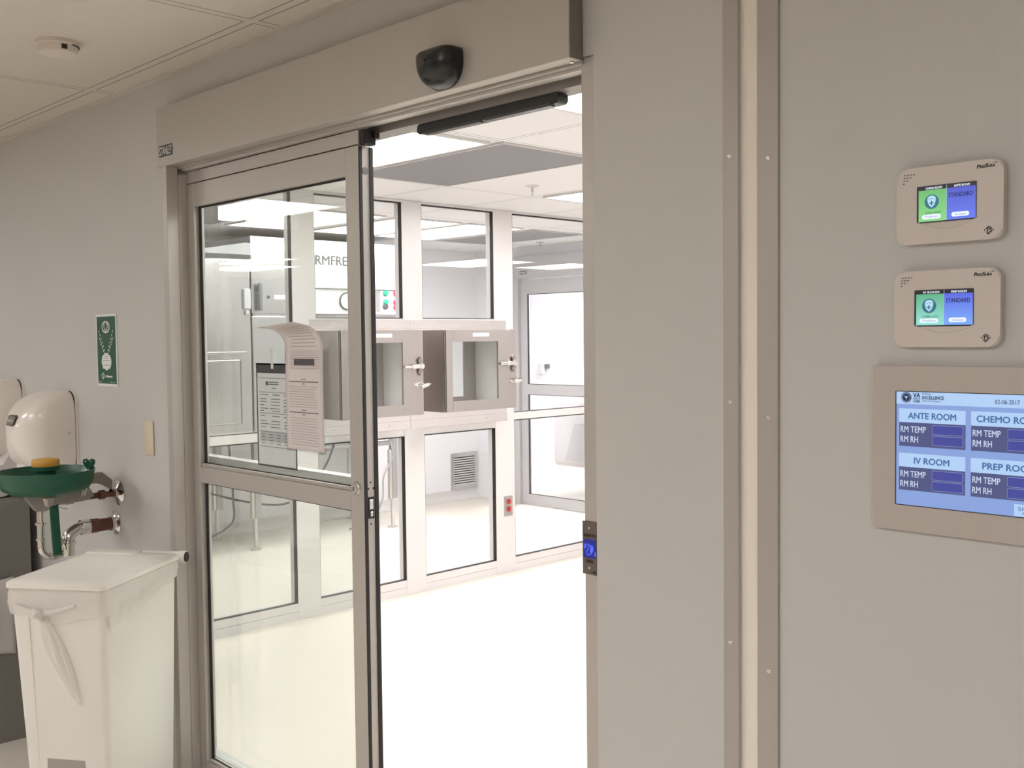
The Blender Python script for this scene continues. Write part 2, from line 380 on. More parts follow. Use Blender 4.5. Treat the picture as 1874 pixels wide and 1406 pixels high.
# weather strips and the edge plate between them on the leading edge
for y0, y1 in ((.0305, .0405), (.063, .076)):
    mb = MB(); mb.box(LX1, LX1 + .004, y0, y1, .02, 2.096, .001, 1); obj('weather_strip', mb, 'rubber', lf)
mb = MB(); mb.box(LX1 - .01, LX1 + .0008, .0405, .0628, .02, 2.094); ep = obj('edge_plate', mb, 'alu', lf)
mb = MB(); mb.lathe((LX1 + .0012, .0515, 2.034), [(.0095, -.001), (.0095, .0012), (.0, .0014)], 20, 'x'); obj('bumper', mb, mat('grey bumper', (.22, .21, .21), .6), ep)
mb = MB(); mb.box(LX1 + .0006, LX1 + .003, .0425, .0610, 1.128, 1.185, .0005, 1); lp = obj('latch_plate', mb, 'rubber', ep)
mb = MB(); mb.box(LX1 + .002, LX1 + .0045, .045, .0575, 1.152, 1.178, .001, 1); mb.box(LX1 + .002, LX1 + .004, .048, .0565, 1.133, 1.146, .001, 1); obj('latch_bolt', mb, 'cyl', lp)
mb = MB()
for z in (1.223, 1.113): mb.lathe((LX1 + .0008, .0515, z), [(.0025, 0), (.002, .001), (.0, .0012)], 12, 'x')
for y in (.0435, .060): mb.lathe((LX1 + .0008, y, 1.207), [(.003, 0), (.003, .001), (.0, .0011)], 12, 'x')
obj('screw', mb, 'dark_print', ep)
mb = MB(); mb.lathe((-2.262, LY0, 1.207), [(.019, 0), (.0185, .004), (.0155, .007), (.0145, .0075), (.0135, .0065), (.012, .011), (.0, .012)], 28, 'y'); lk = obj('lock_cylinder', mb, 'cyl', lf, smooth=True)
mb = MB(); mb.box(-2.2633, -2.2607, LY0 - .0127, LY0 - .0115, 1.201, 1.211); obj('keyhole', mb, 'dark_print', lk)
# fixed light behind the leaf
w1 = struct_root('window_1', (-2.7, .1, 0))
mb = MB(); mb.box(-3.2515, -3.226, .085, .112, 0, 2.129); mb.box(-2.355, -2.302, .085, .122, 0, 2.129); mb.box(-3.226, -2.355, .085, .122, 0, .20); mb.box(-3.226, -2.355, .085, .122, .206, .222)
mb.box(-3.226, -2.355, .085, .122, 2.06, 2.129); mb.box(-3.226, -2.355, .085, .122, 1.152, 1.222); obj('window_frame', mb, mat('fixed light frame', (.56, .56, .54), .45, .2, var=.02), w1)
for z0, z1 in ((.222, 1.152), (1.222, 2.06)):
    mb = MB(); mb.box(-3.2255, -2.3555, .100, .105, z0 + .001, z1 - .001); obj('pane', mb, 'glass_front', w1)

# papers on the door glass
nt_ = thing('notice', 'pinkish printed notice taped to the door glass, its top flap curling outward', 'paper', (-2.52, .045, 1.43))
X0, X1, Z0 = -2.618, -2.430, 1.287
def sheet_pt(u, s):                   # s = arc length from the bottom edge
    h = .285
    if s <= h: return (X0 + u * (X1 - X0), .0455 - .002 * math.sin(s * 11), Z0 + s)
    q = s - h; R = .064; a = min(q / R, 1.42)
    y = .0455 - R * (1 - math.cos(a)); z = Z0 + h + R * math.sin(a)
    e = q - a * R if a >= 1.42 else 0
    y -= e * math.sin(1.42); z += e * math.cos(1.42)
    return (X0 + u * (X1 - X0) + .004 * q * 5 * (1 - u), y, z + .010 * (u - .5) * q / .1)
rows = [[sheet_pt(i / 8, .414 * j / 40) for i in range(9)] for j in range(41)]
mb = MB(); mb.grid(rows); obj('sheet', mb, 'paper', nt_, smooth=True, solid=.0006)
def lines_on_sheet(mbx, s, u0, u1, th, lift=.0012):
    n = 8; A, B = [], []
    for k in range(n + 1):
        u = u0 + (u1 - u0) * k / n; p = Vector(sheet_pt(u, s)); q = Vector(sheet_pt(u, s + th)); nrm = Vector((1, 0, 0)).cross(q - p).normalized() * lift
        if nrm.y > 0 and s < .28: nrm = -nrm
        A.append(p + nrm); B.append(q + nrm)
    mbx.grid([A, B])
mb = MB()
for k in range(11): lines_on_sheet(mb, .015 + .0075 * k, .12, .9 - .1 * random.random(), .0012)
for k in range(9): lines_on_sheet(mb, .122 + .0072 * k, .10, .88 - .1 * random.random(), .0012)
for k in range(9): lines_on_sheet(mb, .232 + .006 * k, .13, .92, .0011)
for k in range(9): lines_on_sheet(mb, .293 + .0105 * k, .15 + .08 * random.random(), .92 - .12 * random.random(), .0016)
obj('printed_lines', mb, 'ink', nt_)
for s_ in (.106, .193):
    mb = MB(); lines_on_sheet(mb, s_, .10, .88, .0022); lines_on_sheet(mb, s_ - .006, .45, .53, .002); lines_on_sheet(mb, s_ + .007, .42, .56, .0015); obj('printed_rule', mb, 'ink_dark', nt_)
mb = MB(); lines_on_sheet(mb, .2405, .24, .78, .018, .0016)
obj('printed_bar', mb, 'ink_dark', nt_)
mb = MB()
for s_, u0_ in ((.2285, .12),): lines_on_sheet(mb, s_, u0_, .85, .003, .002)
mb.box(X0 - .006, X1 + .004, .0462, .0465, Z0 - .006, Z0 + .283); obj('clear_sleeve', mb, 'clear', nt_)

dc = thing('permit_sheet', 'white form in a dark-edged sleeve, left of the pinkish notice', 'document', (-2.68, .048, 1.38))
mb = MB(); mb.ring(-2.787, -2.575, 1.226, 1.531, .0486, .0498, .0048); mb.box(-2.787, -2.575, .0486, .0498, 1.502, 1.531); obj('sleeve_border', mb, mat('sleeve edging', (.05, .052, .052), .5), dc)
mb = MB(); mb.box(-2.782, -2.580, .0490, .0494, 1.2305, 1.502); obj('sheet', mb, 'paper2', dc)
mb = MB(); mb.box(-2.703, -2.690, .0478, .0485, 1.515, 1.575); obj('hanger_tab', mb, 'paper2', dc)
mb = MB(); plate(mb, -2.770, -2.60, 1.300, 1.330, .0487); obj('shaded_box', mb, mat('grey print', (.42, .45, .45), .8), dc)
mb = MB(); yb = .0485
for z in (1.487, 1.445, 1.383, 1.329, 1.284): plate(mb, -2.772, -2.60, z, z + .0012, yb)
for z in (1.4375, 1.425, 1.417, 1.407, 1.397, 1.390, 1.375, 1.36, 1.351, 1.342):
    plate(mb, -2.768, -2.75 + .03 * random.random(), z, z + .0018, yb); plate(mb, -2.715 + .02 * random.random(), -2.66, z, z + .0018, yb); plate(mb, -2.64, -2.607, z - .001, z + .0008, yb)
for z in (1.32, 1.312, 1.303, 1.294):
    for x in (-2.765, -2.72, -2.68, -2.64): plate(mb, x, x + .02, z, z + .0015, yb)
plate(mb, -2.735, -2.722, 1.466, 1.477, yb); plate(mb, -2.718, -2.665, 1.474, 1.4765, yb); plate(mb, -2.718, -2.665, 1.468, 1.4705, yb); plate(mb, -2.70, -2.68, 1.457, 1.459, yb)
obj('printed_form', mb, 'ink_dark', dc)

# wave switch on the right jamb
ws = thing('wave_switch', 'narrow dark metal wave-to-open switch plate on the right door jamb', 'switch', (-1.425, .018, 1.17))
mb = MB(); mb.box(-1.4515, -1.4025, .0165, .0199, 1.113, 1.222, .0006, 1); obj('plate', mb, mat('bronze plate', (.17, .135, .115), .4, .6, var=.05), ws)
yp = .0158
text('lettering', 'WAVE TO', 'dark_print', ws, -1.4475, -1.4035, 1.190, 1.1965, yp, bold=.02)
text('lettering', 'OPEN', 'dark_print', ws, -1.4395, -1.4155, 1.137, 1.143, yp, bold=.02)
text('lettering', 'CAM', 'dark_print', ws, -1.4205, -1.4055, 1.1165, 1.1215, yp, bold=.02)
mb = MB(); mb.rrect(-1.447, -1.4037, 1.147, 1.186, .0155, .0166, .005); sc_ = obj('lit_window', mb, emit('blue lit window', (.012, .018, .30), .7), ws)
mb = MB()
hand = [(-1.4335, 1.153), (-1.4255, 1.1545), (-1.4175, 1.158), (-1.4125, 1.166), (-1.4145, 1.1725), (-1.420, 1.1735), (-1.4245, 1.170), (-1.428, 1.1755), (-1.4305, 1.176), (-1.431, 1.172), (-1.4285, 1.166), (-1.4345, 1.162), (-1.4365, 1.158)]
def outline(mbx, pts, wd, y):
    n = len(pts)
    for i in range(n):
        a, b_ = Vector((pts[i][0], 0, pts[i][1])), Vector((pts[(i + 1) % n][0], 0, pts[(i + 1) % n][1])); d_ = (b_ - a).normalized(); e_ = Vector((-d_.z, 0, d_.x)) * wd / 2; o_ = Vector((0, y, 0))
        mbx.prism([a - e_ + o_, b_ - e_ + o_, b_ + e_ + o_, a + e_ + o_], (0, .0004, 0))
outline(mb, hand, .0018, .0150)
mb.prism([(-1.4235, .0150, 1.158), (-1.4165, .0150, 1.1605), (-1.414, .0150, 1.167), (-1.417, .0150, 1.1715), (-1.422, .0150, 1.169)], (0, .0003, 0))
outline(mb, [(-1.4435, 1.166), (-1.441, 1.1745), (-1.438, 1.1755), (-1.4395, 1.168)], .0022, .0150)
outline(mb, [(-1.4075, 1.153), (-1.406, 1.160), (-1.4045, 1.161), (-1.4045, 1.153)], .0022, .0150)
obj('hand_icon', mb, emit('blue icon light', (.09, .16, 1.0), 1.0), sc_)
for z in (1.209, 1.127):
    mb = MB(); mb.lathe((-1.427, .0166, z), [(.003, 0), (.0026, .0012), (.0, .0015)], 14, 'y'); obj('screw', mb, 'screw', ws, smooth=True)
ws.scale = (.775, 1, 1); ws.location = (-1.4199, .0018, 1.17)

# ================================================================== FRONT WALL, RIGHT: monitors and panel
def pressure_monitor(ox, oz, label, left, right, val, stat):
    """beige rounded wall unit, 0.162 x 0.117, lower left corner at (ox, oz)"""
    t = thing('room_pressure_monitor', label, 'monitor', (ox + .081, 0, oz + .058))
    def P(x): return ox + x
    def Q(z): return oz + z
    mb = MB(); mb.rrect(P(0), P(.162), Q(0), Q(.117), -.0145, -.0005, .016, 8)
    bmesh.ops.bevel(mb.b, geom=[e for e in mb.b.edges if all(v.co.y < -.014 for v in e.verts)], offset=.002, segments=2, affect='EDGES')
    hs = obj('housing', mb, 'beige', t, smooth=True)
    mb = MB()                         # raised arc under the screen
    mb.tube([(P(.033 + .092 * k / 16), -.0143, Q(.0335 - .0125 * math.sin(math.pi * k / 16))) for k in range(17)], .0011, 8)
    obj('thumb_ridge', mb, 'beige', hs, smooth=True)
    mb = MB()
    for r_ in range(4):
        for c in range(4 - r_): plate(mb, P(.0125 + .0048 * c - .0006 * r_), P(.0150 + .0048 * c - .0006 * r_), Q(.1065 - .0042 * r_), Q(.1077 - .0042 * r_), -.0149)
    obj('sounder_slots', mb, 'dark_print', hs)
    text('lettering', 'P', 'dark_print', hs, P(.1235), P(.1278), Q(.1050), Q(.1100), -.0149, shear=.2, bold=.03)
    text('lettering', 'RES', 'dark_print', hs, P(.1276), P(.1352), Q(.1050), Q(.1087), -.0149, shear=.2, bold=.03)
    text('lettering', 'S', 'dark_print', hs, P(.1353), P(.1398), Q(.1050), Q(.1105), -.0149, shear=.2, bold=.03)
    text('lettering', 'URA', 'dark_print', hs, P(.1397), P(.1492), Q(.1050), Q(.1088), -.0149, shear=.2, bold=.03)
    mb = MB(); mb.prism([(P(.1395), -.0149, Q(.1102)), (P(.1535), -.0149, Q(.1108)), (P(.1535), -.0149, Q(.1112)), (P(.1495), -.0149, Q(.1118)), (P(.1488), -.0149, Q(.1108))], (0, .0004, 0)); obj('logo_stroke', mb, 'dark_print', hs)
    cx, cz = P(.1415), Q(.0135)
    mb = MB()
    mb.prism([(cx - .0045, -.0149, cz + .0035), (cx, -.0149, cz + .0062), (cx + .0045, -.0149, cz + .0035), (cx + .002, -.0149, cz + .0043), (cx - .002, -.0149, cz + .0043)], (0, .0004, 0))
    mb.prism([(cx - .0042, -.0149, cz - .0034), (cx - .0005, -.0149, cz - .0066), (cx + .0038, -.0149, cz - .0030), (cx + .001, -.0149, cz - .0038)], (0, .0004, 0))
    mb.prism([(cx - .0072, -.0149, cz + .0008), (cx - .0056, -.0149, cz + .002), (cx - .0056, -.0149, cz - .0016)], (0, .0004, 0))
    mb.prism([(cx + .0072, -.0149, cz + .0000), (cx + .0058, -.0149, cz + .0016), (cx + .0058, -.0149, cz - .0018)], (0, .0004, 0))
    obj('logo', mb, 'dark_print', hs)
    text('lettering', 'TS', 'dark_print', hs, cx - .0042, cx + .0046, cz - .0030, cz + .0034, -.0150, shear=.1, bold=.03)
    # screen
    x0, x1, z0, z1 = P(.034), P(.1225), Q(.0325), Q(.0865); xm = (x0 + x1) / 2 + .001
    mb = MB(); mb.rrect(x0 - .001, x1 + .001, z0 - .001, z1 + .001, -.0152, -.0140, .0015, 3); s = obj('screen', mb, emit('screen dark bar', (.018, .015, .02), 1), t)
    g1, g2 = left
    for nm, a0, a1, ctop, cbot in (('status_field', x0 + .002, xm - .0003, g1, g2), ('status_field', xm + .0003, x1, right[0], right[1])):
        m_, ntr, b_ = new_mat('screen field'); tc = ntr.nodes.new('ShaderNodeTexCoord'); se = ntr.nodes.new('ShaderNodeSeparateXYZ'); rp = ntr.nodes.new('ShaderNodeValToRGB')
        rp.color_ramp.elements[0].color = cbot + (1,); rp.color_ramp.elements[1].color = ctop + (1,)
        mr = ntr.nodes.new('ShaderNodeMapRange'); mr.inputs[1].default_value = z0 - (oz + .058); mr.inputs[2].default_value = z1 - .006 - (oz + .058)
        ntr.links.new(tc.outputs['Object'], se.inputs[0]); ntr.links.new(se.outputs[2], mr.inputs[0]); ntr.links.new(mr.outputs[0], rp.inputs[0]); ntr.links.new(rp.outputs[0], b_.inputs['Emission Color'])
        b_.inputs['Emission Strength'].default_value = 1.0; b_.inputs['Base Color'].default_value = (.02, .02, .03, 1)
        mb = MB(); plate(mb, a0, a1, z0 + .001, z1 - .0055, -.0155); obj(nm, mb, m_, s)
    mb = MB(); plate(mb, xm - .0003, xm + .0003, z0 + .001, z1, -.0156); obj('divider', mb, emit('divider light', (.35, .45, .6), 1), s)
    W = emit('screen white', (.78, .86, .95), 1); D = emit('screen text', (.008, .012, .05), 1)
    lt, rt_ = val
    text('lettering', lt, W, s, x0 + .013, x0 + .038, z1 - .0046, z1 - .0013, -.0158, bold=.008)
    text('lettering', rt_, W, s, xm + .011, x1 - .009, z1 - .0046, z1 - .0013, -.0158, bold=.008)
    text('lettering', 'STANDARD', D, s, xm + .0032, x1 - .004, z1 - .0195, z1 - .0130, -.0158, bold=.012)
    # shield icon
    c0, c1 = x0 + .0225, z1 - .0235
    mb = MB(); mb.lathe((c0, -.0154, c1), [(.0110, 0), (.0110, .0005), (.0, .00055)], 28, 'y'); obj('icon_disc', mb, emit('icon disc', (.03, .15, .22), 1), s)
    mb = MB(); mb.prism([(c0 + a, -.0163, c1 + b_) for a, b_ in ((0, -.0088), (-.0045, -.0045), (-.0065, .002), (-.0062, .0062), (-.0035, .0085), (0, .0092), (.0035, .0085), (.0062, .0062), (.0065, .002), (.0045, -.0045))], (0, .0004, 0)); obj('icon_shield', mb, emit('icon shield', (.42, .66, .80), 1), s)
    mb = MB(); plate(mb, c0 - .0032, c0 + .0032, c1 - .0028, c1 - .0014, -.0167); plate(mb, c0 - .0008, c0 + .0008, c1 - .0055, c1 + .0012, -.0168); plate(mb, c0 - .005, c0 + .005, c1 + .0040, c1 + .0045, -.0167); obj('icon_cross', mb, emit('icon cross', (.03, .10, .22), 1), s)
    text('lettering', stat[2], emit('value text', (.04, .14, .10), 1), s, x0 + .012, x0 + .037, z0 + .0125, z0 + .0158, -.0158)
    for tx, a0, a1, zz in ((stat[0], x0 + .0075, x0 + .0365, z0 + .0045), (stat[1], xm + .0075, x1 - .0095, z0 + .0050)):
        mb = MB(); mb.rrect(a0, a1, zz, zz + .0068, -.0159, -.0155, .003, 4); pl = obj('status_pill', mb, W, s)
        text('lettering', tx, emit('pill text', (.16, .24, .45), 1), pl, a0 + .005, a1 - .004, zz + .0018, zz + .0051, -.0161)
    return t
pressure_monitor(-.764, 1.7355, 'beige room pressure monitor reading CHEMO ROOM, upper of two on the right wall',
                 (srgb(108, 188, 112), srgb(140, 214, 132)), (srgb(82, 92, 200), srgb(100, 125, 240)), ('CHEMO ROOM', 'ANTE ROOM'), ('Negative', 'No Isolation', '-0.0236 inH2O'))
pressure_monitor(-.767, 1.5775, 'beige room pressure monitor reading IV ROOM, lower of two on the right wall',
                 (srgb(90, 175, 130), srgb(150, 225, 215)), (srgb(85, 100, 225), srgb(120, 170, 250)), ('IV ROOM', 'PREP ROOM'), ('Positive', 'No Isolation', '0.0388 inH2O'))

tp = thing('touch_panel', 'large beige touch panel showing four room boxes, below the two pressure monitors', 'touch panel', (-.645, 0, 1.42))
PX0, PX1, PZ0, PZ1 = -.8025, -.488, 1.289, 1.548
SX0, SX1, SZ0, SZ1 = -.765, -.5255, 1.329, 1.509
mb = MB()
mb.box(PX0, SX0, -.0125, -.0005, PZ0, PZ1); mb.box(SX1, PX1, -.0125, -.0005, PZ0, PZ1); mb.box(SX0, SX1, -.0125, -.0005, SZ1, PZ1); mb.box(SX0, SX1, -.0125, -.0005, PZ0, SZ0)
bmesh.ops.remove_doubles(mb.b, verts=mb.b.verts[:], dist=1e-6)
bm_e = [e for e in mb.b.edges if (all(v.co.y < -.012 for v in e.verts) and (all(abs(v.co.x - PX0) < 1e-5 for v in e.verts) or all(abs(v.co.z - PZ0) < 1e-5 for v in e.verts) or all(abs(v.co.z - PZ1) < 1e-5 for v in e.verts)))]
obj('bezel', mb, 'panel_beige', tp)
mb = MB(); mb.box(SX0, SX1, -.0112, -.0008, SZ0, SZ1); scr = obj('screen', mb, emit('panel blue', srgb(132, 158, 214), .95), tp)
mb = MB(); mb.ring(SX0, SX1, SZ0, SZ1, -.0122, -.0112, .0012); obj('screen_edge', mb, 'dark_print', scr)
CL = emit('panel pale blue', srgb(172, 202, 240), .95); CD = emit('panel slate', srgb(78, 84, 128), .95); CF = emit('panel field blue', srgb(66, 72, 150), .95)
CT = emit('panel title', srgb(66, 106, 156), .95); CW = emit('panel white text', srgb(205, 218, 240), .95); CK = emit('panel dark text', srgb(35, 45, 75), .95); CE = emit('panel edge', srgb(150, 160, 215), .95)
yy = -.0116
mb = MB(); plate(mb, SX0 + .0012, SX1 - .0012, 1.4885, SZ1 - .0012, yy); obj('header_bar', mb, CL, scr)
cols = ((-.7605, -.6555), (-.6485, -.5375))
rowz = ((1.4600, 1.4815, 1.4225), (1.3900, 1.4115, 1.3535))
for x0, x1 in cols:
    for hb, ht, bz in rowz:
        mb = MB(); plate(mb, x0 + .0012, x1, hb, ht, yy); obj('title_bar', mb, CL, scr)
        mb = MB(); plate(mb, x0 + .0012, x1, bz, hb, yy); obj('room_box', mb, CD, scr)
mb = MB(); plate(mb, -.584, -.5275, 1.331, 1.3485, yy); obj('menu_button', mb, CL, scr)
for x0, x1 in cols:
    for hb, ht, bz in rowz:
        for k in range(2):
            zt = hb - .0032 - k * .0165
            mb = MB(); mb.rrect(x0 + .0545, x1 - .003, zt - .0140, zt + .0005, -.0119, -.0117, .0018, 3); obj('field_edge', mb, CE, scr)
            mb = MB(); mb.rrect(x0 + .0550, x1 - .0035, zt - .0135, zt, -.0122, -.0118, .0015, 3); obj('value_field', mb, CF, scr)
        mb = MB(); plate(mb, x0 + .0004, x0 + .0014, bz, ht, -.0118); obj('box_edge', mb, CE, scr)
for (x0, x1), names in zip(cols, (('ANTE ROOM', 'IV ROOM'), ('CHEMO ROOM', 'PREP ROOM'))):
    for (hb, ht, bz), nm in zip(rowz, names):
        wd = {'ANTE ROOM': .0745, 'IV ROOM': .055, 'CHEMO ROOM': .0935, 'PREP ROOM': .0755}[nm]; c = (x0 + x1) / 2 + .001
        text('lettering', nm, CT, scr, c - wd / 2, c + wd / 2, hb + .0060, ht - .0060, -.0121, bold=.025)
        text('lettering', 'RM TEMP', CW, scr, x0 + .004, x0 + .0445, hb - .0155, hb - .0060, -.0121)
        text('lettering', 'RM RH', CW, scr, x0 + .004, x0 + .0320, hb - .0310, hb - .0215, -.0121)
text('lettering', '02-06-2017', CK, scr, -.6125, -.5775, 1.4935, 1.5000, -.0121)
text('lettering', 'VA', CK, scr, -.7365, -.7255, 1.4995, 1.5060, -.0121, bold=.03)
text('lettering', 'HEALTH', CK, scr, -.7365, -.7255, 1.4962, 1.4985, -.0121, bold=.01)
text('lettering', 'CARE', CK, scr, -.7365, -.7258, 1.4917, 1.4952, -.0121, bold=.03)
text('lettering', 'Defining', CK, scr, -.7218, -.7085, 1.5035, 1.5065, -.0121)
text('lettering', 'EXCELLENCE', CK, scr, -.7218, -.6885, 1.4970, 1.5018, -.0121, bold=.03)
text('lettering', 'in the 21st Century', CK, scr, -.7218, -.6935, 1.4925, 1.4957, -.0121)
text('lettering', 'SIEMENS', CT, scr, -.5785, -.5345, 1.3395, 1.3450, -.0121)
text('lettering', 'Menu', CT, scr, -.5720, -.5530, 1.3335, 1.3375, -.0121)
mb = MB(); mb.lathe((-.7475, -.0116, 1.4990), [(.0082, 0), (.0082, .0004), (.0, .0004)], 28, 'y'); sl = obj('seal', mb, CK, scr)
mb = MB()
for k in range(28):
    a = 2 * math.pi * k / 28; mb.box(-.7475 + .0066 * math.cos(a) - .0004, -.7475 + .0066 * math.cos(a) + .0004, -.0124, -.0121, 1.4990 + .0066 * math.sin(a) - .0004, 1.4990 + .0066 * math.sin(a) + .0004)
mb.prism([(-.7475 + a, -.0124, 1.4990 + b_) for a, b_ in ((0, -.0035), (-.001, -.0005), (-.0046, .0034), (-.0024, .0016), (0, .0018), (.0024, .0016), (.0046, .0034), (.001, -.0005))], (0, .0003, 0))
obj('seal_device', mb, CL, sl)

# ================================================================== FRONT WALL, LEFT
# eyewash sign
sg = thing('eyewash_sign', 'green pictogram sign of an eye over an eyewash fountain, on the left wall', 'sign', (-3.718, 0, 1.57))
mb = MB(); mb.rrect(-3.803, -3.633, 1.440, 1.698, -.0035, -.0003, .003, 3); obj('border_plate', mb, 'white_print', sg)
mb = MB(); plate(mb, -3.796, -3.640, 1.449, 1.690, -.0040); fc = obj('face', mb, 'sign_green', sg)
mb = MB(); cx = -3.720
def eyeball(rx, rz, cz, wd, p=1.25):
    pts = []
    for k in range(28):
        a = 2 * math.pi * k / 28; c, s_ = math.cos(a), math.sin(a)
        pts.append((cx + rx * c, cz + rz * math.copysign(abs(s_) ** p if abs(s_) < .98 else 1, s_)))
    return pts
outline(mb, [(cx + .030 * math.cos(2 * math.pi * k / 28), 1.652 + .019 * math.sin(2 * math.pi * k / 28)) for k in range(28)], .0055, -.0045)
outline(mb, [(cx - .014, 1.664), (cx - .0135, 1.650), (cx - .008, 1.643), (cx, 1.639), (cx + .008, 1.643), (cx + .0135, 1.650), (cx + .014, 1.664), (cx + .007, 1.669), (cx - .007, 1.669)], .0040, -.0045)
obj('eye_symbol', mb, 'white_print', fc); mb = MB()
for sx in (-1, 1):
    for row in range(2):
        for k in range(7 - row):
            f = k / 6; x = cx + sx * (.058 - .050 * f - row * .002 * (1 - f)); z = 1.640 - .080 * f - row * .026 * (1 - f * .6)
            mb.prism([(x - .0024, -.0045, z), (x + .0024, -.0045, z), (x + .0018, -.0045, z - .0075), (x - .0018, -.0045, z - .0075)], (0, .0004, 0))
obj('spray_symbol', mb, 'white_print', fc)
mb = MB(); mb.prism([(cx + a, -.0045, z) for a, z in ((-.036, 1.543), (-.030, 1.551), (-.012, 1.555), (0, 1.559), (.012, 1.555), (.030, 1.551), (.036, 1.543), (.041, 1.530), (.038, 1.516), (.032, 1.510), (.030, 1.503), (.012, 1.503), (.009, 1.497), (-.009, 1.497), (-.012, 1.503), (-.030, 1.503), (-.032, 1.510), (-.038, 1.516), (-.041, 1.530))], (0, .0004, 0)); fo = obj('fountain_symbol', mb, 'white_print', fc)
mb = MB()
for z, wd in ((1.545, .017), (1.5395, .019), (1.531, .031), (1.5145, .031)): plate(mb, cx - wd, cx + wd, z, z + .0014, -.0049)
obj('symbol_lines', mb, 'sign_green', fo)
text('lettering', 'Haws', 'white_print', fc, cx - .012, cx + .046, 1.4715, 1.4800, -.0045, shear=.2, bold=.03)
mb = MB(); outline(mb, [(cx - .042, 1.472), (cx - .042, 1.482), (cx - .032, 1.486), (cx - .022, 1.482), (cx - .022, 1.472), (cx - .032, 1.467)], .0028, -.0045); plate(mb, cx - .0335, cx - .0305, 1.463, 1.489, -.0045); obj('logo', mb, 'white_print', fc)
text('lettering', 'SP175', 'white_print', fc, -3.789, -3.763, 1.4535, 1.4575, -.0045)
text('lettering', 'haws co.', 'white_print', fc, -3.690, -3.648, 1.4535, 1.4565, -.0045)

# blank switch plate
mb = MB(); mb.box(-3.436, -3.366, -.006, -.0005, 1.215, 1.331, .002, 2)
tag(obj('blank_wall_plate', mb, 'cream', smooth=True), 'small blank cream wall plate between green sign and doorway', 'wall plate')

DX, DY = -3.06, -.402
# smoke / occupancy detector on the ceiling
sm = thing('ceiling_detector', 'round white detector with a small black square, on the front ceiling', 'detector', (DX, DY, H))
mb = MB(); mb.lathe((DX, DY, H), [(.058, -.0003), (.058, -.010), (.054, -.013), (.054, -.022), (.050, -.032), (.036, -.037), (.0, -.038)], 40); bd = obj('body', mb, mat('detector plastic', (.70, .615, .55), .45, var=.02), sm, smooth=True)
mb = MB(); mb.box(DX + .044, DX + .0545, DY - .010, DY + .006, H - .0285, H - .0155, .001, 1); obj('sensor_window', mb, 'dark_print', sm)
mb = MB()
for k in range(-6, 7):
    a = math.radians(68 + k * 7); mb.box(DX + .0535 * math.cos(a) - .003, DX + .0535 * math.cos(a) + .003, DY + .0535 * math.sin(a) - .003, DY + .0535 * math.sin(a) + .003, H - .0150, H - .0125)
obj('vent_slot', mb, 'dark_print', bd)

# hand dryers
def hand_dryer(x1, z0, label):
    wd, hh, dp = .30, .325, .200; cx = x1 - wd / 2; cz = z0 + hh / 2
    t = thing('hand_dryer', label, 'hand dryer', (cx, 0, cz), group=None)
    mb = MB(); n = 48; rows = []
    def ring_at(f):                   # f 0 wall .. 1 nose
        sx = (1 - f ** 4.2) ** .5; sz = (1 - f ** 2.7) ** .55; y = -.012 - (dp - .012) * f
        out = []
        for k in range(n + 1):
            a = 2 * math.pi * k / n; c, s_ = math.cos(a), math.sin(a); e = .42
            out.append((cx + wd / 2 * sx * math.copysign(abs(c) ** e, c), y, cz - .012 * f + hh / 2 * sz * math.copysign(abs(s_) ** e, s_)))
        return out
    fs = [0, .15, .3, .45, .58, .7, .8, .87, .92, .96, .985, .998]
    rows = [ring_at(f) for f in fs]; mb.grid(rows); mb.b.faces.new([mb.b.verts.new(Vector(p)) for p in rows[-1][:-1]])
    obj('cover', mb, 'white_gloss', t, smooth=True)
    mb = MB(); mb.rrect(x1 - wd - .0005, x1 + .0005, z0 - .0005, z0 + hh + .0005, -.0098, -.0006, .042, 8); bpl = obj('base_plate', mb, 'white_gloss', t); mb = MB(); mb.rrect(x1 - wd + .003, x1 - .003, z0 + .003, z0 + hh - .003, -.0119, -.0098, .042, 8); obj('seam', mb, 'shadow_gap', bpl)
    # badge on the upper front, tilted like the cover there
    fb = .875; yb_ = -.012 - (dp - .012) * fb; zb = cz + .010 + .062
    ang = math.radians(42)
    mb = MB(); pts = [(-.046, .014), (-.03, .019), (.03, .019), (.046, .014), (.040, -.012), (.03, -.016), (-.03, -.016), (-.040, -.012)]
    def bp(u, v, lift): return (cx + u * .9, -dp * .948 + v * .40 - lift, cz + .052 + v * 1.1)
    mb.prism([bp(u, v, .0035) for u, v in pts], (0, .016, 0)); bo = obj('badge', mb, mat('badge dark', (.045, .038, .034), .35), t)
    mb = MB(); mb.prism([bp(u * .88, v * .8, .0043) for u, v in pts], (0, .0015, 0)); obj('badge_face', mb, mat('badge grey', (.2, .17, .15), .4), bo)
    text('lettering', 'XLERATOR', 'white_print', bo, cx - .03, cx + .03, cz + .0485, cz + .0575, -dp * .948 - .0062)
    mb = MB(); mb.lathe((x1 - .0004, -.035, z0 + .165), [(.007, -.002), (.007, .0004), (.005, .0012), (.0, .0012)], 16, 'x'); obj('screw', mb, 'cyl', t)
    mb = MB(); mb.box(cx - .04, cx + .04, -.165, -.10, z0 - .018, z0 + .05, .006, 2); obj('air_outlet', mb, 'porcelain', t)
    return t
hd1 = hand_dryer(-3.998, 1.092, 'white dome hand dryer with dark badge behind the green eyewash bowl')
dup(hd1, (-.545, 0, .035), 'white hand dryer cut by the left photo edge, further along the wall')

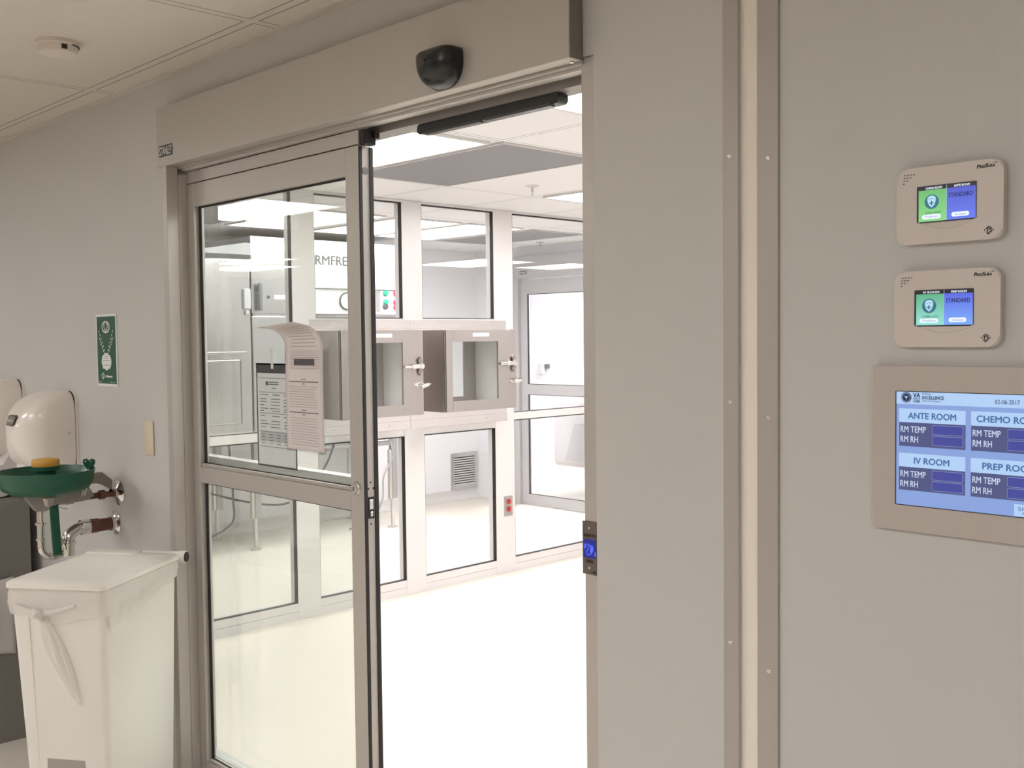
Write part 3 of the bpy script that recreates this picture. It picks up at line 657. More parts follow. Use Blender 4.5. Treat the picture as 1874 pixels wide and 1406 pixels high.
# wall hung sink behind, partly out of frame
sk = thing('wall_sink', 'white wall-hung sink at the left edge, above the grey cabinet', 'sink', (-4.75, -.25, 1.01))
mb = MB()
sec = [(-.02, 1.16), (-.06, 1.165), (-.10, 1.10), (-.46, 1.05), (-.50, 1.03), (-.50, .995), (-.44, .97), (-.10, .97), (-.02, 1.0)]
mb.prism([(-5.15, y, z) for y, z in sec], (.62, 0, 0)); obj('basin', mb, 'porcelain', sk, smooth=True)
mb = MB(); mb.box(-5.05, -4.62, -.42, -.14, 1.054, 1.0605, .003, 1); obj('bowl_shade', mb, mat('basin shade', (.42, .40, .37), .3), sk)  # darker slab on the basin, the bowl's shade put into its colour
cb = thing('base_cabinet', 'dark grey cabinet standing under the sink at the left photo edge', 'cabinet', (-4.75, -.4, 0))
mb = MB(); mb.box(-5.2, -4.400, -.78, -.045, 0, .965, .002, 1); obj('carcass', mb, 'grey_cab', cb)
mb = MB(); mb.box(-5.19, -4.8, -.80, -.781, .08, .95, .002, 1); dr = obj('door', mb, 'grey_cab', cb)
mb = MB(); mb.box(-4.79, -4.41, -.80, -.781, .08, .95, .002, 1); obj('door', mb, 'grey_cab', cb)
# bag against the cabinet
mb = MB(); rows = []
for j in range(15):
    v = j / 14; row = []
    for i in range(25):
        u = i / 24; y = -.53 + .41 * u; amp = .018 * math.sin(u * 21 + 2 * v) + .012 * math.sin(u * 9 - 5 * v)
        z = .640 - .235 * v - .05 * u * (1 - v) * .4 + .07 * (1 - u) * 0 + .10 * (u ** 2) * (v - .5) * -1
        x = -4.398 + (.012 + .055 * math.sin(math.pi * v) * (1 - u ** 3)) + abs(amp) * (1 - u ** 4)
        row.append((x, y, z))
    rows.append(row)
mb.grid(rows); bgm = obj('waste_bag', mb, 'bag', smooth=True, solid=.002)
tag(bgm, 'crumpled white plastic bag draped on the dark grey cabinet behind the bin', 'bag')

# ------------------------------------------------------------------ eyewash station
EX, EY, EZ = -3.655, -.252, 1.163
ew = thing('eyewash_station', 'green wall-mounted eyewash bowl with yellow cap and chrome pipes, beside the hand dryer', 'eyewash', (EX, EY, EZ))
mb = MB(); mb.lathe((EX, EY, EZ), [(.0, -.078), (.06, -.078), (.112, -.072), (.138, -.058), (.150, -.036), (.155, .0), (.157, .004), (.152, .004), (.145, -.012), (.132, -.036), (.095, -.056), (.05, -.066), (.0, -.066)], 56); obj('bowl', mb, 'green', ew, smooth=True)
mb = MB(); mb.lathe((EX, EY, EZ), [(.0, -.066), (.028, -.066), (.03, .0), (.044, .004), (.044, .018), (.0, .018)], 36); obj('spray_head', mb, 'green', ew, smooth=True)
mb = MB(); mb.lathe((EX, EY, EZ), [(.0, .0185), (.0435, .0185), (.0445, .022), (.0445, .036), (.042, .041), (.030, .0435), (.0, .0435)], 36); obj('dust_cap', mb, 'yellow', ew, smooth=True)
# valve body and supply pipe
mb = MB(); zc = 1.062
mb.tube([(EX, EY - .012, zc - .006), (EX, EY + .03, zc - .004), (EX + .002, -.13, zc - .002)], [.019, .017, .013], 16); mb.lathe((EX, EY, zc - .012), [(.0, -.012), (.02, -.010), (.027, .0), (.030, .020), (.032, .024), (.0, .024)], 24)
mb.cyl((EX, -.19, zc - .003), (EX, -.165, zc - .003), .0185); obj('valve_body', mb, 'nickel', ew, smooth=True)
mb = MB(); mb.cyl((EX + .002, -.13, zc - .002), (EX + .004, -.015, zc), .0105); mb.cyl((EX + .004, -.075, zc), (EX + .004, -.055, zc), .0165, n=8); obj('supply_pipe', mb, 'copper', ew, smooth=True)
mb = MB(); mb.lathe((EX + .004, 0, zc), [(.0445, .0005), (.0445, .004), (.030, .010), (.016, .014), (.016, .02)], 32, 'y'); obj('supply_flange', mb, 'chrome', ew, smooth=True)
# arched bracket
mb = MB(); arch_o, arch_i = [], []
for k in range(13):
    t_ = k / 12; y = -.165 + .135 * t_
    arch_o.append((EX - .012, y, 1.112 + .030 * math.sin(min(1, t_ * 1.25) * math.pi / 2) - .050 * max(0, t_ - .75) * 4 * .6)); arch_i.append((EX - .012, y, 1.078 + .028 * math.sin(t_ * math.pi)))
mb.prism(arch_o + [(EX - .012, -.030, 1.05)] + arch_i[::-1] + [(EX - .012, -.185, 1.060)], (.026, 0, 0)); obj('wall_bracket', mb, 'cast', ew, smooth=False)
mb = MB(); mb.prism([(EX - .012, y, z) for y, z in ((-.330, 1.088), (-.175, 1.090), (-.120, 1.104), (-.098, 1.066), (-.120, 1.052), (-.225, 1.050), (-.262, 1.030), (-.292, 1.032))], (.034, 0, 0)); obj('valve_casting', mb, 'grey_cast', ew)
# push handle
mb = MB(); mb.tube([(EX + .038, -.145, 1.075), (EX + .042, -.138, 1.10), (EX + .036, -.128, 1.14), (EX + .028, -.118, 1.158)], .0095, 12, flat=.3); mb.tube([(EX + .045, -.150, 1.07), (EX + .047, -.145, 1.105), (EX + .04, -.143, 1.145)], .0022, 8); obj('lever', mb, 'chrome', ew, smooth=True)
mb = MB(); mb.prism([(EX + .02 + a * 1.1, -.110 + a * .7, 1.156 + b_ * 1.15) for a, b_ in ((0, -.004), (.011, .010), (.017, .022), (.016, .031), (.009, .034), (.003, .030), (0, .026), (-.003, .030), (-.009, .034), (-.016, .031), (-.017, .022), (-.011, .010))], (.003, -.006, 0)); pd = obj('push_tab', mb, 'green', ew)
mb = MB()
for a in (-.008, .008): mb.lathe((EX + .0245 + a * 1.1, -.1165 + a * .7, 1.185), [(.004, 0), (.003, .002), (.0, .002)], 12, 'y')
obj('rivet', mb, 'screw', pd)
# drain tail, trap and waste pipe
TX = EX - .03
mb = MB(); mb.cyl((TX, EY - .012, 1.052), (TX, EY - .012, .90), .0125); mb.cyl((TX, EY - .012, .985), (TX, EY - .012, .978), .0185); mb.cyl((TX, EY - .012, .93), (TX, EY - .012, .925), .0175)
u = [(TX, EY - .012 + .045 - .045 * math.cos(math.pi * k / 14), .90 - .038 * math.sin(math.pi * k / 14)) for k in range(15)]; mb.tube(u, .0125, 16); obj('tail_pipe', mb, 'chrome', ew, smooth=True)
mb = MB(); yk = EY - .012 + .09
mb.cyl((TX, yk, .86), (TX, yk, .905), .0225); mb.lathe((TX, yk, .905), [(.0, -.01), (.0275, -.01), (.0285, -.004), (.0275, .004), (.0, .004)], 24)
e_ = [(TX, yk + .055 - .055 * math.cos(math.pi / 2 * k / 10), .905 + .045 * math.sin(math.pi / 2 * k / 10)) for k in range(11)]; mb.tube(e_, .0215, 16)
mb.cyl((TX, yk + .045, .95), (TX, yk + .075, .95), .0265); obj('trap', mb, 'chrome', ew, smooth=True)
mb = MB(); mb.cyl((TX, yk + .075, .95), (TX, -.012, .95), .0225); mb.cyl((TX, yk + .078, .95), (TX, yk + .108, .95), .0255, n=8); obj('waste_pipe', mb, 'copper', ew, smooth=True)
mb = MB(); mb.lathe((TX, 0, .95), [(.042, .0005), (.042, .004), (.030, .009), (.026, .012), (.026, .022)], 32, 'y'); obj('waste_flange', mb, 'chrome', ew, smooth=True)
mb = MB(); rows = [[(EX + .02 + .004 * math.sin(v * 4), EY + .000 + u * .030 + .010 * v * v, 1.052 - .178 * v) for u in (0, .25, .5, .75, 1)] for v in [k / 10 for k in range(11)]]; mb.grid(rows); obj('pull_strap', mb, 'green', ew, smooth=True, solid=.003)
mb = MB(); mb.tube([(EX + .02, EY + .022, 1.046), (EX + .025, EY + .04, 1.035), (EX + .03, EY + .058, 1.030)], .0012, 6); obj('tie', mb, 'nickel', ew)

# ------------------------------------------------------------------ step-on bin (local frame: x across the front, y into depth)
LZ = .925
bin_rot = math.atan2(.178, .256)
bn = thing('step_on_bin', 'tall white plastic pedal bin with lid and tied liner, in front of the door', 'bin', (-3.124, -.306, 0), rotz=bin_rot, local=True)
WB, DB = .149, .208                    # half sizes at the rim
def rrp(w_, d_, z, r=.02, n=4, dx=0, dy=0):
    pts = []
    for cx_, cy_, a0 in ((w_ - r, d_ - r, 0), (-w_ + r, d_ - r, 90), (-w_ + r, -d_ + r, 180), (w_ - r, -d_ + r, 270)):
        for k in range(n + 1):
            a = math.radians(a0 + 90 * k / n); pts.append((cx_ + r * math.cos(a) + dx, cy_ + r * math.sin(a) + dy, z))
    return pts + [pts[0]]
mb = MB(); mb.grid([rrp(.122, .172, .03, dy=.02), rrp(.124, .174, .05, dy=.02), rrp(WB - .003, DB - .003, LZ - .075), rrp(WB, DB, LZ - .06), rrp(WB, DB, LZ - .021)])
mb.b.faces.new([mb.b.verts.new(Vector(p)) for p in rrp(.122, .172, .03, dy=.02)[:-1]]); body = obj('body', mb, 'white_plastic', bn, smooth=True)
mb = MB(); mb.box(-.065, .060, -.1768, -.165, .340, .408, .003, 1); obj('front_recess', mb, mat('recess grey', (.36, .33, .30), .6), body)
mb = MB(); mb.prism([(-.091, -.1535, .06), (-.087, -.1535, .06), (-.087, -.2075, LZ - .08), (-.091, -.2075, LZ - .08)], (0, .004, 0)); obj('mould_seam', mb, 'white_plastic', body)
mb = MB(); mb.box(-.13, .13, -.15, .19, 0, .03, .006, 1); obj('base', mb, 'white_plastic', bn)
mb = MB(); mb.tube([(-.09, -.14, .02), (-.09, -.20, .035), (-.06, -.235, .04), (.02, -.235, .04), (.05, -.20, .035), (.05, -.14, .02)], .005, 10); obj('pedal', mb, 'chrome', bn, smooth=True)
# lid
mb = MB(); lw, ld = .156, .220
mb.grid([rrp(lw - .004, ld - .004, LZ - .020, .018), rrp(lw, ld, LZ - .018, .02), rrp(lw, ld, LZ - .006, .02), rrp(lw - .006, ld - .006, LZ, .02), rrp(lw - .035, ld - .04, LZ + .003, .02), rrp(lw - .06, ld - .07, LZ + .0035, .02)])
mb.b.faces.new([mb.b.verts.new(Vector(p)) for p in rrp(lw - .06, ld - .07, LZ + .0035, .02)[:-1]]); mb.b.faces.new([mb.b.verts.new(Vector(p)) for p in rrp(lw - .004, ld - .004, LZ - .020, .018)[:-1]][::-1])
lid = obj('lid', mb, 'white_plastic', bn, smooth=True)
mb = MB(); mb.box(-.145, .02, .16, .222, LZ - .002, LZ + .007, .003, 1); obj('hinge_cover', mb, 'white_plastic', lid)
mb = MB(); mb.cyl((-.158, ld + .002, LZ - .012), (.158, ld + .002, LZ - .012), .0165, n=24); mb.cyl((.150, ld + .002, LZ - .012), (.171, ld + .002, LZ - .012), .0185, n=24); hr = obj('hinge_roll', mb, 'white_plastic', lid, smooth=True)
mb = MB(); mb.cyl((.1705, ld + .002, LZ - .012), (.1722, ld + .002, LZ - .012), .0165, n=24); obj('hinge_hole', mb, 'dark_print', hr)
# liner folded over the rim, knot and tail
mb = MB(); rows = []; N = 160
def rim(i):
    per = rrp(WB + .004, DB + .004, 0, .022, 12); L_ = [0]
    for a, b_ in zip(per, per[1:]): L_.append(L_[-1] + math.dist(a, b_))
    s = L_[-1] * i / N
    for k in range(len(per) - 1):
        if L_[k + 1] >= s - 1e-9:
            f = (s - L_[k]) / max(1e-9, L_[k + 1] - L_[k]); return Vector(per[k]).lerp(Vector(per[k + 1]), f)
RIM = [rim(i) for i in range(N + 1)]
for j in range(9):
    v = j / 8; row = []
    for i, p in enumerate(RIM):
        n_ = Vector((p.x / WB, p.y / DB, 0)).normalized(); depth = .072 + .022 * math.sin(i * .13) + .012 * math.sin(i * .41)
        if p.y < -DB + .02: depth = .085 + .012 * math.cos(p.x * 25)
        elif p.x > WB - .02: depth = .125 - .20 * (p.y + DB)          # dips at the front corner, rises toward the hinge
        depth = max(.03, depth)
        wob = .0007 * math.sin(i * 1.1 + 3 * v) + .0012 * math.sin(i * .37 - 6 * v) + .001 * math.sin(v * 18 + i * .2)
        taper = -.02 * v * depth
        q = p + n_ * (.002 + .003 * math.sin(math.pi * v) + wob + taper); q.z = LZ - .021 - depth * v; row.append(q)
    rows.append(row)
mb.grid(rows); ln = obj('liner', mb, 'liner', bn, smooth=True)
mb = MB(); kx = -.045; yk2 = -DB - .012
mb.tube([(kx - .075, -DB - .006, LZ - .066), (kx - .03, -DB - .011, LZ - .082), (kx, yk2, LZ - .088), (kx + .04, -DB - .011, LZ - .082), (kx + .11, -DB - .006, LZ - .062)], [.006, .008, .012, .009, .006], 10, flat=.7)
mb.tube([(kx - .012, yk2 - .004, LZ - .078), (kx + .004, yk2 - .012, LZ - .086), (kx + .010, yk2 - .006, LZ - .100)], [.008, .014, .008], 10); obj('knot', mb, 'liner', ln, smooth=True)
mb = MB(); rows = []
for j in range(17):
    v = j / 16; row = []
    for i in range(9):
        u_ = i / 8 - .5; wd = .02 + .060 * math.sin(min(1, v * 1.3) * math.pi * .55) * (1 - .72 * max(0, v - .35) / .65)
        row.append((kx + .008 + .085 * v + u_ * wd, -DB - .005 + .000 + .036 * v * .30 - .006 * math.cos(u_ * 14 + v * 3) * (1 - v * .4), LZ - .092 - .245 * v - .035 * u_ * v))
    rows.append(row)
mb.grid(rows); obj('tied_tail', mb, 'liner', ln, smooth=True)

# ================================================================== CEILING LIGHTS
def ceiling_light(name, x0, x1, y0, y1, z, m, label, group):
    t = thing(name, label, 'ceiling light', ((x0 + x1) / 2, (y0 + y1) / 2, z), group=group)
    mb = MB(); mb.box(x0, x0 + .02, y0, y1, z - .012, z - .0005); mb.box(x1 - .02, x1, y0, y1, z - .012, z - .0005); mb.box(x0 + .02, x1 - .02, y0, y0 + .02, z - .012, z - .0005); mb.box(x0 + .02, x1 - .02, y1 - .02, y1, z - .012, z - .0005); obj('frame', mb, 'frame_white', t)
    mb = MB(); mb.box(x0 + .02, x1 - .02, y0 + .02, y1 - .02, z - .009, z - .001); obj('diffuser', mb, m, t); return t
fl = ((-6.75, -5.55, -2.15, -1.60), (-10.65, -9.45, -4.36, -4.0), (-11.6, -10.4, -5.0, -4.4), (-1.7, -.5, -2.9, -2.3), (.9, 2.1, -2.9, -2.3), (-4.4, -3.2, -4.3, -3.7), (-1.2, 0, -5.3, -4.7), (-8.2, -7.0, -6.2, -5.6), (-4.7, -3.5, -2.9, -2.3))  # first three mirrored in the door glass; lamps near camera and left added for walls
for k, (a, b_, c, d_) in enumerate(fl):
    ceiling_light('ceiling_light', a, b_, c, d_, H, 'light_front', 'unseen flat ceiling light of the front room, from a set partly added to light the walls', 'ceiling lights of the front room')
il = ((-4.50, -3.365, 1.0, 1.565, 'light_ante', 'bright ceiling light panel nearest the open door, beside the grey ceiling panel'),
      (-2.70, -1.50, .62, 1.45, 'light_ante', 'bright ceiling light at the upper right corner of the doorway view'),
      (-4.46, -3.33, 3.02, 3.62, 'light_ante', 'bright ceiling light beyond the sprinkler in the inner room'),
      (-2.2, -1.0, 3.1, 3.9, 'light_ante', 'ceiling light in the inner room, hidden right of the doorway'),
      (-2.0, -.8, 6.05, 6.95, 'light_ante', 'ceiling light deep in the inner room, mirrored in the middle partition pane'),
      (-2.1, -1.1, 7.35, 8.1, 'light_ante', 'farthest ceiling light of the inner room, mirrored beside the far door'))
for a, b_, c, d_, m_, lab in il: ceiling_light('ceiling_light', a, b_, c, d_, H, m_, lab, None)
al = ((-7.00, -5.84, 3.02, 3.60, 'large ceiling light behind the partition, in front of the grey band'), (-7.00, -5.84, 3.66, 4.24, 'ceiling light behind the partition nearest the far door'),
      (-7.0, -5.84, 2.30, 2.90, 'ceiling light above the stainless isolator behind the partition'), (-7.0, -5.84, .9, 1.5, 'ceiling light behind the partition at the left of the door glass'))
for a, b_, c, d_, lab in al: ceiling_light('ceiling_light', a, b_, c, d_, H, 'light_adj', lab, None)
ceiling_light('ceiling_light', -7.3, -5.9, 6.2, 6.8, H, 'light_far', 'ceiling light in the room behind the far door', None)
def diffuser(x0, x1, y0, y1, label):
    t = thing('ceiling_diffuser', label, 'air diffuser', ((x0 + x1) / 2, (y0 + y1) / 2, H))
    mb = MB(); mb.box(x0 + .012, x1 - .012, y0 + .012, y1 - .012, H - .007, H - .001); obj('filter_face', mb, 'grey_filter', t)
    mb = MB(); mb.box(x0, x0 + .012, y0, y1, H - .009, H - .0005); mb.box(x1 - .012, x1, y0, y1, H - .009, H - .0005); mb.box(x0 + .012, x1 - .012, y0, y0 + .012, H - .009, H - .0005); mb.box(x0 + .012, x1 - .012, y1 - .012, y1, H - .009, H - .0005); obj('frame', mb, mat('diffuser frame', (.55, .53, .52), .5), t)
diffuser(-4.475, -3.325, 1.605, 2.275, 'grey rectangular ceiling filter panel just inside the doorway')
diffuser(-7.05, -5.87, 4.36, 4.98, 'grey ceiling filter panel behind the partition, before the far door')
diffuser(-7.05, -5.87, 1.55, 2.22, 'grey ceiling filter panel over the isolator, seen through the door glass')
def sprinkler(x, y, label):
    t = thing('sprinkler_head', label, 'sprinkler', (x, y, H))
    mb = MB(); mb.lathe((x, y, H), [(.038, -.0005), (.038, -.003), (.028, -.009), (.012, -.010)], 24); obj('escutcheon', mb, 'cyl', t, smooth=True)
    mb = MB(); mb.cyl((x, y, H - .009), (x, y, H - .034), .0085, .0065); mb.tube([(x - .009, y, H - .026), (x - .010, y, H - .04), (x - .002, y, H - .052)], .002, 6); mb.tube([(x + .009, y, H - .026), (x + .010, y, H - .04), (x + .002, y, H - .052)], .002, 6); mb.cyl((x, y, H - .05), (x, y, H - .056), .004); mb.cyl((x, y, H - .056), (x, y, H - .058), .013); obj('head', mb, 'cyl', t, smooth=True)
sprinkler(-4.19, 2.66, 'small chrome sprinkler head on the inner room ceiling')
sprinkler(-6.62, 5.22, 'small sprinkler head by the far door behind the partition')

# ================================================================== GLASS PARTITION  (plane x = -5.12)
PXF = -5.12; PT = .075                   # front face and depth
posts = ((.55, .70), (1.02, 1.17), (1.668, 1.823), (2.457, 2.615), (3.228, 3.406), (4.15, 4.32), (4.95, 5.10))
posts = ((.14, .24), (.86, 1.015), (1.668, 1.823), (2.457, 2.615), (3.228, 3.406), (4.24, 4.40), (5.35, 5.4995))
for k, (a, b_) in enumerate(posts):
    mb = MB(); mb.box(PXF - PT, PXF, a, b_, 0, H - .001, .002, 1)
    obj('trim_%d' % (10 + k), mb, 'frame_white', kind='structure')
def bay(n, y0, y1, mid, box):
    t = struct_root('window_%d' % n, (PXF, (y0 + y1) / 2, 0))
    mb = MB(); mb.box(PXF - PT, PXF - .002, y0, y1, 0, .048); mb.box(PXF - PT, PXF - .001, y0, y1, .050, .095); mb.box(PXF - PT, PXF - .001, y0, y1, 2.434, H - .001)
    if not box: zz = [(.095, mid[0]), (mid[1], 2.434)]
    if not box: mb.box(PXF - PT, PXF - .001, y0, y1, mid[0], mid[1])
    else: mb.box(PXF - PT, PXF - .004, y0, y1, .994, 1.036)
    if box: zz = [(.095, .994), (1.722, 2.434)]; mb.box(PXF - PT, PXF - .004, y0, y1, 1.712, 1.722)
    obj('window_frame', mb, 'frame_white', t)
    for z0, z1 in zz:
        mb = MB(); mb.box(PXF - .036, PXF - .030, y0 + .0025, y1 - .0025, z0 + .0025, z1 - .0025); p = obj('pane', mb, 'glass_in', t)
        mb = MB(); xa, xb = PXF - .030, PXF - .0015
        mb.box(xa, xb, y0 + .0001, y0 + .0015, z0, z1); mb.box(xa, xb, y1 - .004, y1 - .0001, z0, z1); mb.box(xa, xb, y0 + .0015, y1 - .004, z1 - .007, z1); mb.box(xa, xb, y0 + .0015, y1 - .004, z0, z0 + .004); obj('gasket', mb, 'rubber', p)
bay(2, .24, .86, (1.038, 1.087), False); bay(3, 1.015, 1.668, (1.038, 1.087), False)
bay(4, 1.823, 2.457, None, True); bay(5, 2.615, 3.228, None, True)
bay(6, 3.406, 4.24, (1.038, 1.087), False); bay(7, 4.40, 5.35, (1.038, 1.087), False)

# pass-through boxes
def pass_box(y0, y1, label, fy0, fy1):
    t = thing('pass_through_cabinet', label, 'pass-through', (PXF, (y0 + y1) / 2, 1.39), group=None)
    xf, xb, z0, z1, th = -4.935, -5.30, 1.140, 1.648, .012
    mb = MB(); mb.box(xb, xf, y0, y0 + th, z0, z1); mb.box(xb, xf, y1 - th, y1, z0, z1); mb.box(xb, xf, y0 + th, y1 - th, z1 - th, z1); mb.box(xb, xf, y0 + th, y1 - th, z0, z0 + th); obj('body', mb, 'steel', t)
    mb = MB(); e = th + .0005
    mb.box(xb + .001, xf - .001, y0 + e, y0 + e + .002, z0 + e, z1 - e); mb.box(xb + .001, xf - .001, y1 - e - .002, y1 - e, z0 + e, z1 - e); mb.box(xb + .001, xf - .001, y0 + e + .002, y1 - e - .002, z0 + e, z0 + e + .002); mb.box(xb + .001, xf - .001, y0 + e + .002, y1 - e - .002, z1 - e - .002, z1 - e); obj('lit_lining', mb, 'steel_lit', t)  # paler inner skin, the brightness inside is put into its colour
    mb = MB()
    for a, b_, c, d_ in ((fy0, fy1, 1.660, 1.712), (fy0, fy1, 1.036, 1.090)): mb.box(PXF - .004, PXF + .002, a, b_, c, d_, .0008, 1)
    mb.box(PXF - .004, PXF + .0015, fy0, y0, 1.090, 1.660); mb.box(PXF - .004, PXF + .0015, y1, min(fy1, y1 + .1), 1.090, 1.660); mb.box(PXF - .004, PXF + .0015, y0, y1, 1.648, 1.660); mb.box(PXF - .004, PXF + .0015, y0, y1, 1.090, 1.140); fl_ = obj('flange', mb, 'steel_bright', t)
    for a in (.22, .78):
        for z in (1.686, 1.064):
            s = MB(); yy_ = fy0 + (fy1 - fy0) * a; s.lathe((PXF + .002, yy_, z), [(.006, 0), (.005, .002), (.0, .003)], 12, 'x'); obj('bolt', s, 'screw', fl_, smooth=True)
    # front rim and door with window
    mb = MB(); mb.box(xf, xf + .006, y1 - .03, y1 + .004, z0 - .004, z1 + .004); mb.box(xf, xf + .004, y0, y0 + .006, z0, z1); obj('rim', mb, 'steel_bright', t)
    dy0, dy1 = y0 + .008, y1 - .006; wy0, wy1, wz0, wz1 = y0 + .060, y0 + .448, 1.206, 1.575; xd0, xd1 = xf + .0062, xf + .020
    mb = MB(); mb.box(xd0, xd1, dy0, wy0, z0, z1, .0008, 1); mb.box(xd0, xd1, wy1, dy1, z0, z1, .0008, 1); mb.box(xd0, xd1, wy0, wy1, z0, wz0); mb.box(xd0, xd1, wy0, wy1, wz1, z1); dr_ = obj('door', mb, 'steel', t)
    mb = MB(); mb.box(xd0 + .003, xd0 + .008, wy0, wy1, wz0, wz1); obj('pane', mb, 'glass_in', dr_)
    mb = MB(); mb.box(xd1, xd1 + .0006, wy0 + .17, wy0 + .31, 1.606, 1.628); obj('label_strip', mb, 'white_print', dr_)
    mb = MB(); mb.cyl((xd0 + .004, dy0 - .004, z0 + .01), (xd0 + .004, dy0 - .004, z1 - .01), .0045, n=10)
    for k in range(24): mb.cyl((xd0 + .004, dy0 - .004, z0 + .015 + k * .0205), (xd0 + .004, dy0 - .004, z0 + .017 + k * .0205), .0056, n=10)
    obj('hinge', mb, mat('hinge steel', (.22, .2, .18), .4, .8), dr_)
    # rear door with window
    mb = MB(); mb.box(xb - .014, xb - .0005, y0, wy0, z0, z1); mb.box(xb - .014, xb - .0005, wy1 + .05, y1, z0, z1); mb.box(xb - .014, xb - .0005, wy0, wy1 + .05, z0, wz0); mb.box(xb - .014, xb - .0005, wy0, wy1 + .05, wz1, z1); rd = obj('rear_door', mb, 'steel', t)
    mb = MB(); mb.box(xb - .009, xb - .005, wy0, wy1 + .05, wz0, wz1); obj('pane', mb, glass('rear pane', (.93, .95, .93), .05, .0), rd)
    # latch
    ly = dy1 - .03; lz = 1.432
    mb = MB(); mb.prism([(xd1 + .004, ly + a, lz + b_) for a, b_ in ((-.018, .040), (.0, .055), (.018, .020), (.018, -.020), (.0, -.055), (-.018, -.040), (-.006, 0))], (.010, 0, 0)); lt_ = obj('latch', mb, mat('dark steel', (.30, .27, .25), .3, .9), dr_)
    mb = MB(); mb.box(xd1 + .012, xd1 + .026, ly - .125, ly + .005, lz - .010, lz + .008, .003, 1); mb.box(xd1 + .012, xd1 + .030, ly - .07, ly + .008, lz - .014, lz + .013, .003, 1); mb.lathe((xd1 + .014, ly, lz), [(.02, 0), (.02, .012), (.016, .018), (.0, .019)], 20, 'x'); obj('latch_handle', mb, 'chrome', lt_, smooth=True)
    mb = MB(); mb.tube([(xd1 + .006, ly - .022, 1.310), (xd1 + .026, ly - .006, 1.312), (xd1 + .032, ly + .030, 1.318), (xd1 + .028, ly + .062, 1.325)], [.005, .014, .015, .006], 12); mb.cyl((xd1, ly - .022, 1.31), (xd1 + .012, ly - .022, 1.31), .010); obj('knob', mb, 'chrome', dr_, smooth=True)
    return t
pass_box(1.842, 2.450, 'left stainless pass-through cabinet on the partition, partly behind the door edge', 1.775, 2.500)
pass_box(2.619, 3.233, 'right stainless pass-through cabinet on the partition, fully seen through the doorway', 2.505, 3.336)

# red outlet on a post
ro = thing('outlet', 'red duplex outlet in steel plate low on the partition post', 'outlet', (PXF, 3.338, .455))
mb = MB(); mb.box(PXF + .0003, PXF + .004, 3.300, 3.378, .388, .522, .001, 1); obj('cover_plate', mb, 'steel', ro)
for z in (.484, .434):
    mb = MB(); mb.lathe((PXF + .004, 3.340, z), [(.020, 0), (.020, .003), (.0, .0032)], 20, 'x'); rc = obj('receptacle', mb, 'red', ro)
    mb = MB(); mb.box(PXF + .0072, PXF + .0078, 3.333, 3.336, z - .004, z + .007); mb.box(PXF + .0072, PXF + .0078, 3.344, 3.347, z - .004, z + .007); obj('slot', mb, 'dark_print', rc)

# ================================================================== ROOM BEHIND THE PARTITION
# isolator
IX = -7.05
iso = thing('isolator', 'large stainless steel isolator with round gauge and coloured buttons behind the glass partition', 'isolator', (-7.4, 3.3, 0))
mb = MB(); mb.box(-7.74, IX, 2.545, 4.02, .84, 1.78, .006, 2); mb.box(-7.74, IX, 2.545, 4.02, 1.80, 2.385, .006, 2); mb.box(-7.72, IX - .012, 2.56, 4.0, 1.775, 1.805); obj('chamber', mb, 'steel_grey', iso)
mb = MB(); mb.box(IX, IX + .03, 3.02, 4.02, 2.005, 2.025, .003, 1); mb.box(IX, IX + .03, 3.02, 4.02, 1.800, 1.815, .003, 1); obj('ledge', mb, mat('bright ledge', (.8, .79, .78), .3, .3), iso)
mb = MB(); mb.box(IX, IX + .006, 3.03, 4.01, 2.03, 2.37, .002, 1); hp = obj('hood_panel', mb, mat('polished white steel', (.86, .84, .82), .28, .4, var=.03), iso)
text('lettering', 'RMFRE', mat('grey lettering', (.06, .058, .058), .6), hp, 3.115, 3.418, 2.190, 2.262, IX + .0100, face='east', depth=.0038, bold=.012)
mb = MB(); mb.box(IX, IX + .006, 3.03, 3.70, 1.82, 2.0, .002, 1); gp = obj('gauge_panel', mb, mat('pale steel', (.74, .72, .71), .3, .5, var=.03), iso)
mb = MB(); mb.lathe((IX + .006, 3.405, 1.905), [(.072, 0), (.072, .012), (.062, .014), (.060, .010)], 36, 'x'); ga = obj('gauge', mb, 'cable', gp, smooth=True)
mb = MB(); mb.lathe((IX + .006, 3.405, 1.905), [(.060, .0102), (.060, .0107), (.0, .0109)], 36, 'x'); obj('dial', mb, 'white_print', ga)
mb = MB()
for k in range(12):
    a = math.pi * k / 6; mb.box(IX + .0125, IX + .013, 3.405 + .05 * math.cos(a) - .002, 3.405 + .05 * math.cos(a) + .002, 1.905 + .05 * math.sin(a) - .002, 1.905 + .05 * math.sin(a) + .002)
mb.box(IX + .0125, IX + .013, 3.38, 3.41, 1.904, 1.907); obj('dial_marks', mb, 'cable', ga)
mb = MB(); mb.box(IX, IX + .008, 3.745, 3.99, 1.815, 2.0, .002, 1); cp = obj('control_panel', mb, mat('control panel grey', (.62, .60, .60), .4, .3), iso)
for yb2, zb2, m_ in ((3.795, 1.977, 'green_btn'), (3.795, 1.905, 'green_btn'), (3.790, 1.865, 'cable'), (3.905, 1.977, 'red_btn'), (3.902, 1.905, 'red_btn'), (3.902, 1.862, 'red_btn')):
    mb = MB(); mb.lathe((IX + .008, yb2, zb2), [(.024, 0), (.024, .008), (.021, .010), (.021, .022), (.018, .026), (.0, .026)], 20, 'x'); obj('button', mb, m_, cp, smooth=True)
mb = MB(); mb.box(IX + .02, IX + .045, 2.585, 2.615, 1.82, 2.03, .006, 2); mb.box(IX, IX + .03, 2.59, 2.61, 1.84, 1.87); mb.box(IX, IX + .03, 2.59, 2.61, 1.98, 2.01); obj('handle', mb, mat('handle dark', (.16, .16, .165), .4, .3), iso)
